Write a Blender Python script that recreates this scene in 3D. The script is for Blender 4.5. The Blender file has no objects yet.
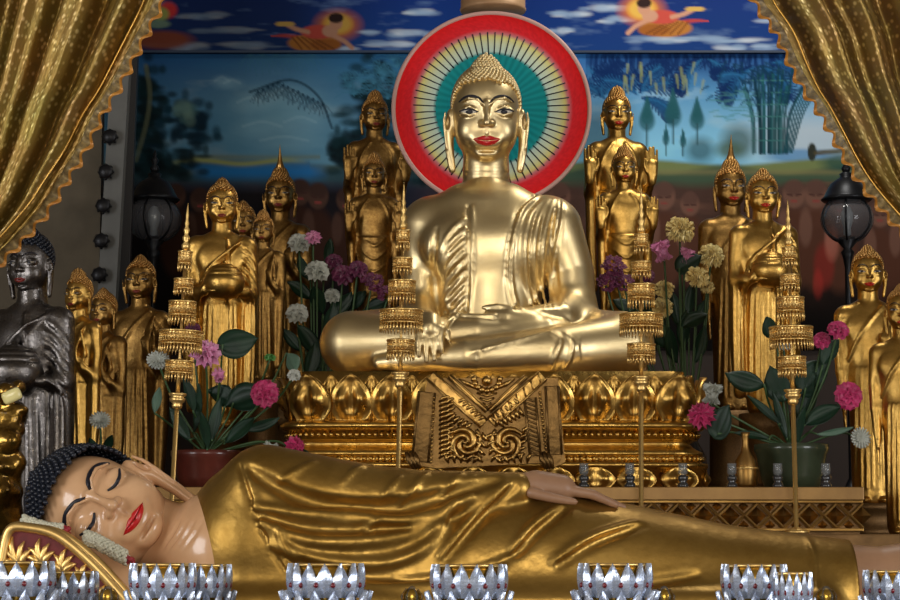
import bpy, bmesh, math, random
import numpy as np
from mathutils import Vector, Matrix, Euler
from mathutils.bvhtree import BVHTree
PI = math.pi
rng = random.Random(7)
SC = bpy.context.scene
COL = SC.collection

# ------------------------------------------------------------------ camera
FPX = 2200.0
CY, CZ = -11.0, 1.6
PITCH = math.atan(255.0 / FPX)
cam_data = bpy.data.cameras.new('camera')
cam_data.sensor_fit = 'HORIZONTAL'
cam_data.sensor_width = 36.0
cam_data.lens = 36.0 * FPX / 900.0
cam_data.clip_end = 100
cam = bpy.data.objects.new('camera', cam_data)
COL.objects.link(cam)
cam.location = (0, CY, CZ)
cam.rotation_euler = (PI / 2 + PITCH, 0, 0)
SC.camera = cam
_cp, _sp = math.cos(PITCH), math.sin(PITCH)

def P(px, py, Y):
    """point at depth Y seen at pixel (px, py) of the 900x600 photograph"""
    u = (px - 450) / FPX
    v = (300 - py) / FPX
    dx, dy, dz = u, _cp - v * _sp, _sp + v * _cp
    t = (Y - CY) / dy
    return Vector((dx * t, Y, CZ + dz * t))

def M1(Y):
    return (Y - CY) / FPX

# ------------------------------------------------------------------ objects
def tag(o, label=None, cat=None, group=None, kind=None):
    if label: o['label'] = label
    if cat: o['category'] = cat
    if group: o['group'] = group
    if kind: o['kind'] = kind
    return o

def thing(name, label, cat, loc=(0, 0, 0), rot=(0, 0, 0), group=None, scale=1.0):
    o = bpy.data.objects.new(name, None)
    COL.objects.link(o)
    o.location = loc
    o.rotation_euler = rot
    o.scale = (scale,) * 3
    o.empty_display_size = 0.05
    return tag(o, label, cat, group)

def mesh_np(name, V, Fq, mats, smooth=True, mi=None):
    me = bpy.data.meshes.new(name)
    V = np.asarray(V, dtype=np.float32)
    me.vertices.add(len(V))
    me.vertices.foreach_set('co', V.ravel())
    Fq = np.asarray(Fq, dtype=np.int32)
    nf, w = Fq.shape
    me.loops.add(nf * w)
    me.loops.foreach_set('vertex_index', Fq.ravel())
    me.polygons.add(nf)
    me.polygons.foreach_set('loop_start', np.arange(0, nf * w, w, dtype=np.int32))
    me.polygons.foreach_set('loop_total', np.full(nf, w, dtype=np.int32))
    if mi is not None:
        me.polygons.foreach_set('material_index', np.asarray(mi, dtype=np.int32))
    me.polygons.foreach_set('use_smooth', np.full(nf, smooth, dtype=bool))
    me.update(calc_edges=True)
    for m in (mats if isinstance(mats, (list, tuple)) else [mats]):
        me.materials.append(m)
    return me

def ob(name, me, parent=None, loc=None, rot=None):
    o = bpy.data.objects.new(name, me)
    COL.objects.link(o)
    if parent is not None: o.parent = parent
    if loc is not None: o.location = loc
    if rot is not None: o.rotation_euler = rot
    return o

def bm_mesh(name, bm, mats, smooth=True):
    bmesh.ops.recalc_face_normals(bm, faces=bm.faces[:])
    me = bpy.data.meshes.new(name)
    bm.to_mesh(me)
    bm.free()
    for m in (mats if isinstance(mats, (list, tuple)) else [mats]):
        me.materials.append(m)
    me.polygons.foreach_set('use_smooth', np.full(len(me.polygons), smooth, dtype=bool))
    return me

def copy_tree(o, parent=None):
    c = o.copy()
    COL.objects.link(c)
    if parent is not None: c.parent = parent
    for ch in list(o.children): copy_tree(ch, c)
    return c

# ------------------------------------------------------------------ bmesh shapes
def add_box(bm, c, s, rot=None, bevel=0.0, mi=0):
    r = bmesh.ops.create_cube(bm, size=1.0)
    vs = r['verts']
    fs = list({f for v in vs for f in v.link_faces})
    M = Matrix.Translation(c) @ (rot.to_4x4() if rot is not None else Matrix()) @ Matrix.Diagonal((*s, 1))
    bmesh.ops.transform(bm, matrix=M, verts=vs)
    for f in fs: f.material_index = mi
    if bevel:
        es = list({e for v in vs for e in v.link_edges})
        bmesh.ops.bevel(bm, geom=es, offset=bevel, segments=2, affect='EDGES', profile=0.6)

def add_lathe(bm, prof, n=24, c=(0, 0, 0), cap=True, mi=0, sx=1.0, sy=1.0, ang=2 * PI):
    """prof: list of (r, z)"""
    rings = []
    for r, z in prof:
        rings.append([bm.verts.new((c[0] + sx * r * math.cos(ang * i / n), c[1] + sy * r * math.sin(ang * i / n), c[2] + z)) for i in range(n)])
    for a, b in zip(rings[:-1], rings[1:]):
        for i in range(n):
            f = bm.faces.new((a[i], a[(i + 1) % n], b[(i + 1) % n], b[i]))
            f.material_index = mi
    if cap:
        for rg in (rings[0], rings[-1]):
            try:
                f = bm.faces.new(rg)
                f.material_index = mi
            except Exception:
                pass

def add_tube(bm, pts, rad, n=8, cap=True, mi=0):
    pts = [Vector(p) for p in pts]
    if not isinstance(rad, (list, tuple)): rad = [rad] * len(pts)
    rings = []
    prev = None
    for i, p in enumerate(pts):
        t = (pts[min(i + 1, len(pts) - 1)] - pts[max(i - 1, 0)])
        if t.length < 1e-9: t = Vector((0, 0, 1))
        t.normalize()
        if prev is None:
            a = t.orthogonal().normalized()
        else:
            a = prev - t * prev.dot(t)
            a = a.normalized() if a.length > 1e-6 else t.orthogonal().normalized()
        prev = a
        b = t.cross(a)
        rings.append([bm.verts.new(p + (a * math.cos(2 * PI * k / n) + b * math.sin(2 * PI * k / n)) * rad[i]) for k in range(n)])
    for a, b in zip(rings[:-1], rings[1:]):
        for k in range(n):
            f = bm.faces.new((a[k], a[(k + 1) % n], b[(k + 1) % n], b[k]))
            f.material_index = mi
    if cap:
        for rg in (rings[0], rings[-1]):
            f = bm.faces.new(rg)
            f.material_index = mi

def add_ball(bm, c, r, sub=1, mi=0, s=(1, 1, 1)):
    res = bmesh.ops.create_icosphere(bm, subdivisions=sub, radius=r)
    for v in res['verts']:
        v.co = Vector((v.co.x * s[0] + c[0], v.co.y * s[1] + c[1], v.co.z * s[2] + c[2]))
        for f in v.link_faces: f.material_index = mi

def add_prism(bm, poly, y0, y1, mi=0):
    """polygon in (x, z) extruded from y0 to y1"""
    a = [bm.verts.new((x, y0, z)) for x, z in poly]
    b = [bm.verts.new((x, y1, z)) for x, z in poly]
    n = len(poly)
    fs = [bm.faces.new(a), bm.faces.new(b[::-1])]
    for i in range(n):
        fs.append(bm.faces.new((a[i], b[i], b[(i + 1) % n], a[(i + 1) % n])))
    for f in fs: f.material_index = mi

def ico_template(sub):
    bm = bmesh.new()
    bmesh.ops.create_icosphere(bm, subdivisions=sub, radius=1.0)
    V = np.array([v.co[:] for v in bm.verts], dtype=np.float32)
    bm.verts.index_update()
    Fa = np.array([[v.index for v in f.verts] for f in bm.faces], dtype=np.int32)
    bm.free()
    return V, Fa
ICO1 = ico_template(1)
ICO2 = ico_template(2)

def beads_np(C, R, tmpl=ICO1, squash=None):
    """many small balls in one mesh -> V, F (tris)"""
    tv, tf = tmpl
    C = np.asarray(C, dtype=np.float32)
    R = np.broadcast_to(np.asarray(R, dtype=np.float32), (len(C),))
    V = (C[:, None, :] + tv[None] * R[:, None, None]).reshape(-1, 3)
    Fa = (tf[None] + (np.arange(len(C)) * len(tv))[:, None, None]).reshape(-1, 3)
    return V, Fa

def crom(pts, n=8):
    """Catmull-Rom resample"""
    p = [np.array(q, dtype=float) for q in pts]
    if len(p) < 3:
        return [p[0] + (p[-1] - p[0]) * i / n for i in range(n + 1)]
    p = [2 * p[0] - p[1]] + p + [2 * p[-1] - p[-2]]
    out = []
    for i in range(1, len(p) - 2):
        for k in range(n):
            t = k / n
            out.append(0.5 * ((2 * p[i]) + (-p[i - 1] + p[i + 1]) * t + (2 * p[i - 1] - 5 * p[i] + 4 * p[i + 1] - p[i + 2]) * t * t
                              + (-p[i - 1] + 3 * p[i] - 3 * p[i + 1] + p[i + 2]) * t ** 3))
    out.append(p[-2])
    return out

# ------------------------------------------------------------------ sculpting field
class Field:
    def __init__(s, lo, hi, h):
        s.lo = np.array(lo, dtype=np.float64)
        s.h = h
        s.n = (np.ceil((np.array(hi) - s.lo) / h).astype(int) + 1)
        s.F = np.full(tuple(s.n), 1e3, dtype=np.float32)
    def put(s, fn, lo, hi, k, sub=False):
        i0 = np.maximum(np.floor((np.array(lo) - s.lo) / s.h).astype(int), 0)
        i1 = np.minimum(np.ceil((np.array(hi) - s.lo) / s.h).astype(int) + 1, s.n)
        if np.any(i1 <= i0): return
        ax = [(s.lo[a] + s.h * np.arange(i0[a], i1[a])).astype(np.float32) for a in range(3)]
        d = fn(ax[0][:, None, None], ax[1][None, :, None], ax[2][None, None, :])
        sl = tuple(slice(i0[a], i1[a]) for a in range(3))
        A = s.F[sl]
        if sub:
            d = -d
            hh = np.maximum(k - np.abs(A - d), 0) / k
            s.F[sl] = np.maximum(A, d) + hh * hh * k * 0.25
        else:
            hh = np.maximum(k - np.abs(A - d), 0) / k
            s.F[sl] = np.minimum(A, d) - hh * hh * k * 0.25
    def ell(s, c, r, k=0.02, sub=False, R=None):
        c = np.array(c, float); r = np.array(r, float)
        m = (max(r) if R is not None else r) + 1.2 * k + 2 * s.h
        Rm = np.array(R.transposed()) if R is not None else None
        def fn(x, y, z):
            x = x - c[0]; y = y - c[1]; z = z - c[2]
            if Rm is not None:
                x, y, z = (Rm[i][0] * x + Rm[i][1] * y + Rm[i][2] * z for i in range(3))
            a = np.sqrt((x / r[0]) ** 2 + (y / r[1]) ** 2 + (z / r[2]) ** 2)
            b = np.sqrt((x / r[0] ** 2) ** 2 + (y / r[1] ** 2) ** 2 + (z / r[2] ** 2) ** 2) + 1e-6
            return a * (a - 1) / b
        s.put(fn, c - m, c + m, k, sub)
    def tube(s, pts, rad, k=0.02, sub=False, fy=1.0, fx=1.0, fz=1.0):
        """chain of tapered capsules; fy > 1 flattens along y"""
        pts = [np.array(p, float) for p in pts]
        if not isinstance(rad, (list, tuple, np.ndarray)): rad = [rad] * len(pts)
        mr = max(rad)
        lo = np.min(pts, axis=0) - mr - 1.2 * k - 2 * s.h
        hi = np.max(pts, axis=0) + mr + 1.2 * k + 2 * s.h
        W = np.array([fx, fy, fz])
        def fn(x, y, z):
            out = None
            for a, b, ra, rb in zip(pts[:-1], pts[1:], rad[:-1], rad[1:]):
                ab = (b - a) * W
                L = ab.dot(ab) + 1e-12
                dx = (x - a[0]) * fx; dy = (y - a[1]) * fy; dz = (z - a[2]) * fz
                t = np.clip((dx * ab[0] + dy * ab[1] + dz * ab[2]) / L, 0, 1)
                d = np.sqrt((dx - t * ab[0]) ** 2 + (dy - t * ab[1]) ** 2 + (dz - t * ab[2]) ** 2) - (ra + (rb - ra) * t)
                out = d if out is None else np.minimum(out, d)
            return out
        s.put(fn, lo, hi, k, sub)
    def box(s, c, hs, rad=0.01, k=0.02, sub=False):
        c = np.array(c, float); hs = np.array(hs, float)
        m = hs + rad + k + 2 * s.h
        def fn(x, y, z):
            q = [np.abs(v - c[i]) - hs[i] + rad for i, v in enumerate((x, y, z))]
            o = np.sqrt(sum(np.maximum(v, 0) ** 2 for v in q))
            return o + np.minimum(np.maximum(np.maximum(q[0], q[1]), q[2]), 0) - rad
        s.put(fn, c - m, c + m, k, sub)
    def front(s, x, z, default=0.0):
        i = int(round((x - s.lo[0]) / s.h)); k = int(round((z - s.lo[2]) / s.h))
        if not (0 <= i < s.n[0] and 0 <= k < s.n[2]): return default
        c = s.F[i, :, k]
        w = np.nonzero(c < 0)[0]
        if len(w) == 0 or w[0] == 0: return default
        j = w[0]
        t = c[j - 1] / (c[j - 1] - c[j])
        return s.lo[1] + s.h * (j - 1 + t)
    def fold(s, line, r, k=None, sub=False, lift=0.0, n=6, taper=True):
        """ridge (or groove) drawn on the front of the body along a line in (x, z)"""
        q = crom(line, n)
        ys = np.array([s.front(a[0], a[1], np.nan) for a in q])
        ok = ~np.isnan(ys)
        if ok.sum() < 3: return
        q = [a for a, o in zip(q, ok) if o]; ys = ys[ok]
        for _ in range(2):
            ys[1:-1] = (ys[:-2] + ys[1:-1] * 2 + ys[2:]) / 4
        m = len(q)
        rad = [r * ((0.35 + 0.65 * math.sin(PI * min(max(i / (m - 1), 0.0), 1.0)) ** 0.6) if taper else 1.0) for i in range(m)]
        s.tube([(a[0], y - lift, a[1]) for a, y in zip(q, ys)], rad, k or r, sub)
    def cut_below(s, z):
        Z = (s.lo[2] + s.h * np.arange(s.n[2])).astype(np.float32)
        s.F = np.maximum(s.F, (z - Z)[None, None, :])
    def mesh(s, smooth=1):
        F = s.F; lo = s.lo; h = s.h
        S = F < 0
        cnt = np.zeros(tuple(np.array(F.shape) - 1), dtype=np.int8)
        offs = [(a, b, c) for a in (0, 1) for b in (0, 1) for c in (0, 1)]
        nx, ny, nz = cnt.shape
        for a, b, c in offs:
            cnt += S[a:a + nx, b:b + ny, c:c + nz]
        mix = (cnt > 0) & (cnt < 8)
        I = np.argwhere(mix)
        vid = np.full(cnt.shape, -1, dtype=np.int32)
        vid[mix] = np.arange(len(I))
        vals = np.stack([F[I[:, 0] + a, I[:, 1] + b, I[:, 2] + c] for a, b, c in offs], 1).clip(-1, 1)
        acc = np.zeros((len(I), 3)); num = np.zeros(len(I))
        for ia in range(8):
            for ib in range(ia + 1, 8):
                oa, obb = np.array(offs[ia]), np.array(offs[ib])
                if np.abs(oa - obb).sum() != 1: continue
                va, vb = vals[:, ia], vals[:, ib]
                cr = (va < 0) != (vb < 0)
                t = np.where(cr, va / np.where(cr, va - vb, 1), 0)
                acc += np.where(cr[:, None], oa + (obb - oa) * t[:, None], 0)
                num += cr
        V = lo + h * (I + acc / np.maximum(num, 1)[:, None])
        Q = []
        for ax in range(3):
            a1, a2 = (ax + 1) % 3, (ax + 2) % 3
            sh = [slice(None)] * 3; sh2 = [slice(None)] * 3
            sh[ax] = slice(0, -1); sh2[ax] = slice(1, None)
            A, B = S[tuple(sh)], S[tuple(sh2)]
            E = np.argwhere(A != B)
            ok = (E[:, a1] > 0) & (E[:, a2] > 0) & (E[:, a1] < F.shape[a1] - 1) & (E[:, a2] < F.shape[a2] - 1)
            E = E[ok]
            ins = A[tuple(E.T)]
            c = []
            for d1, d2 in ((-1, -1), (0, -1), (0, 0), (-1, 0)):
                e = E.copy(); e[:, a1] += d1; e[:, a2] += d2
                c.append(vid[tuple(e.T)])
            q = np.stack(c, 1)
            q[~ins] = q[~ins][:, ::-1]
            Q.append(q)
        Q = np.concatenate(Q)
        Q = Q[(Q >= 0).all(1)]
        for _ in range(smooth):
            e = np.concatenate([Q[:, [0, 1]], Q[:, [1, 2]], Q[:, [2, 3]], Q[:, [3, 0]]])
            sm = np.zeros_like(V); nn = np.zeros(len(V))
            for col in range(3):
                sm[:, col] = np.bincount(e[:, 0], V[e[:, 1], col], len(V)) + np.bincount(e[:, 1], V[e[:, 0], col], len(V))
            nn = np.bincount(e[:, 0], minlength=len(V)) + np.bincount(e[:, 1], minlength=len(V))
            V = 0.5 * V + 0.5 * sm / np.maximum(nn, 1)[:, None]
        return V, Q

def join_np(*parts):
    """[(V, F)] -> one V, F (faces padded to quads by repeating is avoided: all quads or all tris)"""
    Vs, Fs, o = [], [], 0
    for V, Fa in parts:
        Vs.append(V); Fs.append(np.asarray(Fa) + o); o += len(V)
    return np.concatenate(Vs), np.concatenate(Fs)

# ------------------------------------------------------------------ materials
def mat(name, color, rough=0.5, metal=0.0, noise=0.0, nscale=8.0, bump=0.0, bscale=30.0, color2=None, rough_var=0.0, spec=0.5, coat=0.0, trans=0.0, ior=1.45, alpha=1.0, sheen=0.0):
    m = bpy.data.materials.new(name)
    m.use_nodes = True
    nt = m.node_tree
    b = nt.nodes['Principled BSDF']
    b.inputs['Base Color'].default_value = (*color, 1)
    b.inputs['Roughness'].default_value = rough
    b.inputs['Metallic'].default_value = metal
    b.inputs['Specular IOR Level'].default_value = spec
    b.inputs['Coat Weight'].default_value = coat
    b.inputs['Transmission Weight'].default_value = trans
    b.inputs['IOR'].default_value = ior
    b.inputs['Alpha'].default_value = alpha
    b.inputs['Sheen Weight'].default_value = sheen
    tc = nt.nodes.new('ShaderNodeTexCoord')
    if noise or rough_var or color2:
        n = nt.nodes.new('ShaderNodeTexNoise')
        n.inputs['Scale'].default_value = nscale
        n.inputs['Detail'].default_value = 6
        n.inputs['Roughness'].default_value = 0.62
        nt.links.new(tc.outputs['Object'], n.inputs['Vector'])
        rp = nt.nodes.new('ShaderNodeMapRange')
        rp.inputs['From Min'].default_value = 0.35
        rp.inputs['From Max'].default_value = 0.65
        nt.links.new(n.outputs['Fac'], rp.inputs['Value'])
        mx = nt.nodes.new('ShaderNodeMix')
        mx.data_type = 'RGBA'
        c2 = color2 or tuple(c * (1 - noise) for c in color)
        mx.inputs['A'].default_value = (*c2, 1)
        mx.inputs['B'].default_value = (*color, 1)
        nt.links.new(rp.outputs['Result'], mx.inputs['Factor'])
        nt.links.new(mx.outputs['Result'], b.inputs['Base Color'])
        if rough_var:
            r2 = nt.nodes.new('ShaderNodeMapRange')
            r2.inputs['To Min'].default_value = min(rough + rough_var, 1)
            r2.inputs['To Max'].default_value = max(rough - rough_var, 0.02)
            nt.links.new(rp.outputs['Result'], r2.inputs['Value'])
            nt.links.new(r2.outputs['Result'], b.inputs['Roughness'])
    if bump:
        n2 = nt.nodes.new('ShaderNodeTexNoise')
        n2.inputs['Scale'].default_value = bscale
        n2.inputs['Detail'].default_value = 5
        nt.links.new(tc.outputs['Object'], n2.inputs['Vector'])
        bp = nt.nodes.new('ShaderNodeBump')
        bp.inputs['Strength'].default_value = bump
        bp.inputs['Distance'].default_value = 0.01
        nt.links.new(n2.outputs['Fac'], bp.inputs['Height'])
        nt.links.new(bp.outputs['Normal'], b.inputs['Normal'])
    return m

MT = {}
MT['gold_pale'] = mat('pale gold leaf', (0.84, 0.67, 0.37), 0.40, 1.0, nscale=5, color2=(0.76, 0.59, 0.30), rough_var=0.05, bump=0.12, bscale=9)
MT['gold'] = mat('gold leaf', (0.64, 0.39, 0.105), 0.33, 1.0, nscale=4, color2=(0.52, 0.30, 0.07), rough_var=0.05, bump=0.15, bscale=14)
MT['gold_old'] = mat('old dark gold', (0.40, 0.235, 0.07), 0.40, 1.0, nscale=4, color2=(0.26, 0.14, 0.04), rough_var=0.06, bump=0.18, bscale=10)
MT['gold_hair'] = mat('gold curls', (0.62, 0.36, 0.12), 0.36, 1.0, nscale=6, color2=(0.45, 0.24, 0.07))
MT['gold_carved'] = mat('carved gilding', (0.66, 0.42, 0.11), 0.3, 1.0, nscale=7, color2=(0.42, 0.24, 0.06), rough_var=0.1, bump=0.3, bscale=25)
MT['gold_brown'] = mat('brown gilt paint', (0.20, 0.11, 0.04), 0.42, 0.7, nscale=9, color2=(0.13, 0.07, 0.025), bump=0.2, bscale=30)
MT['gold_robe'] = mat('dark gold robe', (0.47, 0.285, 0.07), 0.40, 0.9, nscale=3.5, color2=(0.27, 0.15, 0.028), rough_var=0.07, bump=0.35, bscale=16)
MT['brass'] = mat('pale brass', (0.88, 0.60, 0.22), 0.38, 0.92, nscale=12, color2=(0.76, 0.50, 0.17))
MT['skin'] = mat('peach painted skin', (0.70, 0.42, 0.225), 0.22, 0.0, nscale=3, color2=(0.60, 0.34, 0.175), coat=0.3)
MT['black'] = mat('black paint', (0.008, 0.008, 0.010), 0.35)
MT['curl_black'] = mat('blue black curls', (0.010, 0.013, 0.022), 0.32)
MT['lip'] = mat('red lip paint', (0.52, 0.010, 0.012), 0.25, coat=0.3)
MT['white'] = mat('white enamel', (0.60, 0.55, 0.46), 0.35)
MT['brow_line'] = mat('dark brow paint', (0.012, 0.012, 0.02), 0.4)
MT['silver_dark'] = mat('dark silver', (0.215, 0.195, 0.18), 0.34, 1.0, nscale=5, color2=(0.11, 0.10, 0.095), rough_var=0.08, bump=0.2, bscale=12)
MT['gold_panel'] = mat('worn carved gilding', (0.25, 0.14, 0.045), 0.42, 0.92, nscale=9, color2=(0.15, 0.085, 0.028), bump=0.5, bscale=34)
MT['skin_tan'] = mat('darker tan skin', (0.36, 0.20, 0.11), 0.4, nscale=5, color2=(0.29, 0.155, 0.085))
MT['gold_relief'] = mat('worn relief gilding', (0.58, 0.35, 0.10), 0.30, 1.0, nscale=9, color2=(0.27, 0.15, 0.045), bump=0.3, bscale=40)
MT['lip_dark'] = mat('deep red lip paint', (0.22, 0.025, 0.018), 0.35)
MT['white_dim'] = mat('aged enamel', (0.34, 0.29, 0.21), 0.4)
# ------------------------------------------------------------------ heads (unit: half the face's width; face looks to -y, z up)
def head_field(h=0.03, closed=False, neck=True):
    f = Field((-1.5, -1.5, -2.2), (1.5, 1.6, 1.6), h)
    f.ell((0, 0.22, 0.30), (1.03, 1.12, 1.12), 0.05)
    f.ell((0, -0.02, -0.30), (0.98, 0.94, 0.86), 0.25)
    f.ell((0, -0.05, -0.62), (0.86, 0.82, 0.62), 0.2)
    f.ell((0, -0.66, -1.02), (0.34, 0.24, 0.22), 0.25)
    for s in (-1, 1):
        f.ell((s * 0.52, -0.55, -0.42), (0.34, 0.32, 0.36), 0.25)
        f.ell((s * 0.56, -0.98, 0.10), (0.27, 0.10, 0.15), 0.14, sub=True)
        f.ell((s * 0.53, -0.66, 0.10), (0.32, 0.22, 0.19), 0.05)
        f.tube([(s * 0.15, -0.97, 0.34), (s * 0.30, -0.96, 0.46), (s * 0.55, -0.84, 0.50), (s * 0.80, -0.62, 0.38)], [0.03, 0.035, 0.04, 0.025], 0.10)
        if closed:
            f.tube([(s * 0.28, -0.86, 0.07), (s * 0.53, -0.90, 0.0), (s * 0.78, -0.76, 0.06)], [0.02, 0.05, 0.02], 0.06)
        else:
            f.tube([(s * 0.27, -0.84, 0.13), (s * 0.52, -0.88, 0.26), (s * 0.80, -0.72, 0.16)], [0.03, 0.045, 0.03], 0.05)
            f.tube([(s * 0.27, -0.84, 0.10), (s * 0.52, -0.88, 0.00), (s * 0.80, -0.72, 0.12)], [0.02, 0.03, 0.02], 0.05)
        # nostrils
        f.ell((s * 0.155, -1.02, -0.22), (0.10, 0.12, 0.085), 0.08)
        # ears: rim, lobe, hollow
        f.ell((s * 1.10, 0.08, -0.16), (0.15, 0.22, 0.40), 0.08)
        f.tube([(s * 1.16, 0.05, -0.30), (s * 1.13, 0.02, -0.95), (s * 1.05, 0.0, -1.50)], [0.15, 0.135, 0.11], 0.08, fy=0.8)
        f.ell((s * 1.20, -0.12, -0.14), (0.09, 0.14, 0.22), 0.05, sub=True)
        f.tube([(s * 1.22, -0.14, -0.45), (s * 1.16, -0.13, -1.1), (s * 1.09, -0.12, -1.40)], [0.035, 0.04, 0.02], 0.04, sub=True)
        f.tube([(s * 1.26, -0.12, 0.12), (s * 1.3, -0.06, -0.1), (s * 1.28, -0.1, -0.4), (s * 1.22, -0.1, -0.9)], [0.03, 0.045, 0.04, 0.03], 0.05)
    f.tube([(0, -0.92, 0.36), (0, -1.06, 0.05), (0, -1.19, -0.20)], [0.07, 0.08, 0.115], 0.12)
    f.ell((0, -0.86, -0.70), (0.44, 0.16, 0.22), 0.18)
    f.tube([(-0.40, -0.84, -0.66), (0, -0.99, -0.715), (0.40, -0.84, -0.66)], [0.02, 0.025, 0.02], 0.05, sub=True)
    f.ell((0, -0.86, -0.98), (0.3, 0.1, 0.05), 0.08, sub=True)
    f.tube([(0, -1.0, -0.40), (0, -0.98, -0.52)], 0.03, 0.05, sub=True)
    if neck:
        f.tube([(0, 0.12, -0.7), (0, 0.16, -2.3)], [0.68, 0.76], 0.14)
        for z in (-1.42, -1.60, -1.78):
            th = [2 * PI * i / 20 for i in range(21)]
            f.tube([(0.745 * math.sin(a), 0.14 - 0.745 * math.cos(a), z) for a in th], 0.025, 0.04, sub=True)
    return f

def bvh_of(V, Q):
    return BVHTree.FromPolygons([tuple(v) for v in V], [tuple(q) for q in Q])

def hit(bvh, x, z):
    r = bvh.ray_cast(Vector((x, -5, z)), Vector((0, 1, 0)))
    return r[0].y if r[0] is not None else -0.8

def decal(bvh, outline, off=0.015, bulge=0.0, rings=5, rim=0.06):
    """raised patch following the face under a star-shaped outline -> V, tris"""
    o = np.array(outline, float)
    c = o.mean(0)
    n = len(o)
    V, F = [], []
    V.append((c[0], hit(bvh, *c) - off - bulge, c[1]))
    for r in range(1, rings + 1):
        t = r / rings
        for p in o:
            q = c + (p - c) * t
            V.append((q[0], hit(bvh, *q) - off * (1 if r < rings else 0.2) - bulge * math.sqrt(max(0, 1 - t * t)), q[1]))
    for p in o:
        V.append((p[0], hit(bvh, *p) + rim, p[1]))
    for i in range(n):
        j = (i + 1) % n
        F.append((0, 1 + i, 1 + j))
        for r in range(rings):
            a, b = 1 + r * n + i, 1 + r * n + j
            d, e = 1 + (r + 1) * n + i, 1 + (r + 1) * n + j
            F += [(a, d, e), (a, e, b)]
    return np.array(V), np.array(F)

def surf_tube(bvh, line, rad, lift=0.0, n=8):
    q = crom(line, 6)
    m = len(q)
    bm = bmesh.new()
    add_tube(bm, [(a[0], hit(bvh, a[0], a[1]) - lift, a[1]) for a in q], [rad * (0.3 + 0.7 * math.sin(PI * (0.08 + 0.84 * i / (m - 1))) ** 0.7) for i in range(m)], n)
    bmesh.ops.triangulate(bm, faces=bm.faces[:])
    bm.verts.index_update()
    V = np.array([v.co[:] for v in bm.verts]); F = np.array([[v.index for v in f.verts] for f in bm.faces])
    bm.free()
    return V, F

def sym(line): return [(-x, z) for x, z in line]

def lips_np(bvh, kx=1.0, kz=1.0):
    up = crom([(-0.45, -0.655), (-0.24, -0.60), (-0.09, -0.555), (0, -0.585), (0.09, -0.555), (0.24, -0.60), (0.45, -0.655)], 4) + crom([(0.45, -0.655), (0.22, -0.69), (0, -0.705), (-0.22, -0.69), (-0.45, -0.655)], 4)[1:-1]
    lo = crom([(-0.43, -0.66), (-0.22, -0.70), (0, -0.715), (0.22, -0.70), (0.43, -0.66)], 4) + crom([(0.43, -0.66), (0.26, -0.80), (0, -0.865), (-0.26, -0.80), (-0.43, -0.66)], 4)[1:-1]
    up = [(a[0] * kx, -0.69 + (a[1] + 0.69) * kz) for a in up]; lo = [(a[0] * kx, -0.69 + (a[1] + 0.69) * kz) for a in lo]
    return join_np(decal(bvh, up, 0.02, 0.04), decal(bvh, lo, 0.02, 0.055))

def curls_np(kind='bun', r=0.075, tall=1.0, puff=1.0):
    """tight curls over the skull above the hairline"""
    C, R = [], []
    ga = PI * (3 - math.sqrt(5))
    c = np.array((0, 0.24, 0.34)); s = np.array((1.05, 1.14, 1.15)) * puff
    N = int(4 * PI * 1.2 / (r * r * 2.9))
    for i in range(N):
        z = 1 - 2 * (i + 0.5) / N
        q = math.sqrt(1 - z * z)
        d = np.array((q * math.cos(i * ga), q * math.sin(i * ga), z))
        p = c + d * s
        # hairline: high over the forehead, down in front of the ears, low at the nape
        ang = math.atan2(abs(p[0]), -(p[1] - 0.2))
        hl = 1.05 - 0.12 * min(1, ang / 0.9) if ang < 1.0 else (0.93 - (ang - 1.0) / 0.55 * 0.75 if ang < 1.55 else 0.18 - (ang - 1.55) * 0.7)
        if p[2] > hl: C.append(p); R.append(r)
    if kind in ('bun', 'beehive', 'spire'):
        zb = 1.30
        for k in range(40):
            t = k / 9.0
            hgt = (0.50 if kind == 'bun' else 0.74) * tall
            if t > 1.0: break
            rad = 0.60 * (1 - t) ** 0.62 if kind == 'bun' else 0.62 * max(0, 1 - t ** 1.9) ** 0.62
            z = zb - 0.12 + (hgt + 0.12) * t
            n = max(1, int(2 * PI * rad / (r * 1.75)))
            for j in range(n):
                a = 2 * PI * (j + 0.5 * (k % 2)) / n
                C.append(np.array((rad * math.cos(a), 0.2 + rad * math.sin(a), z))); R.append(r * 0.95)
    return C, R

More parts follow.
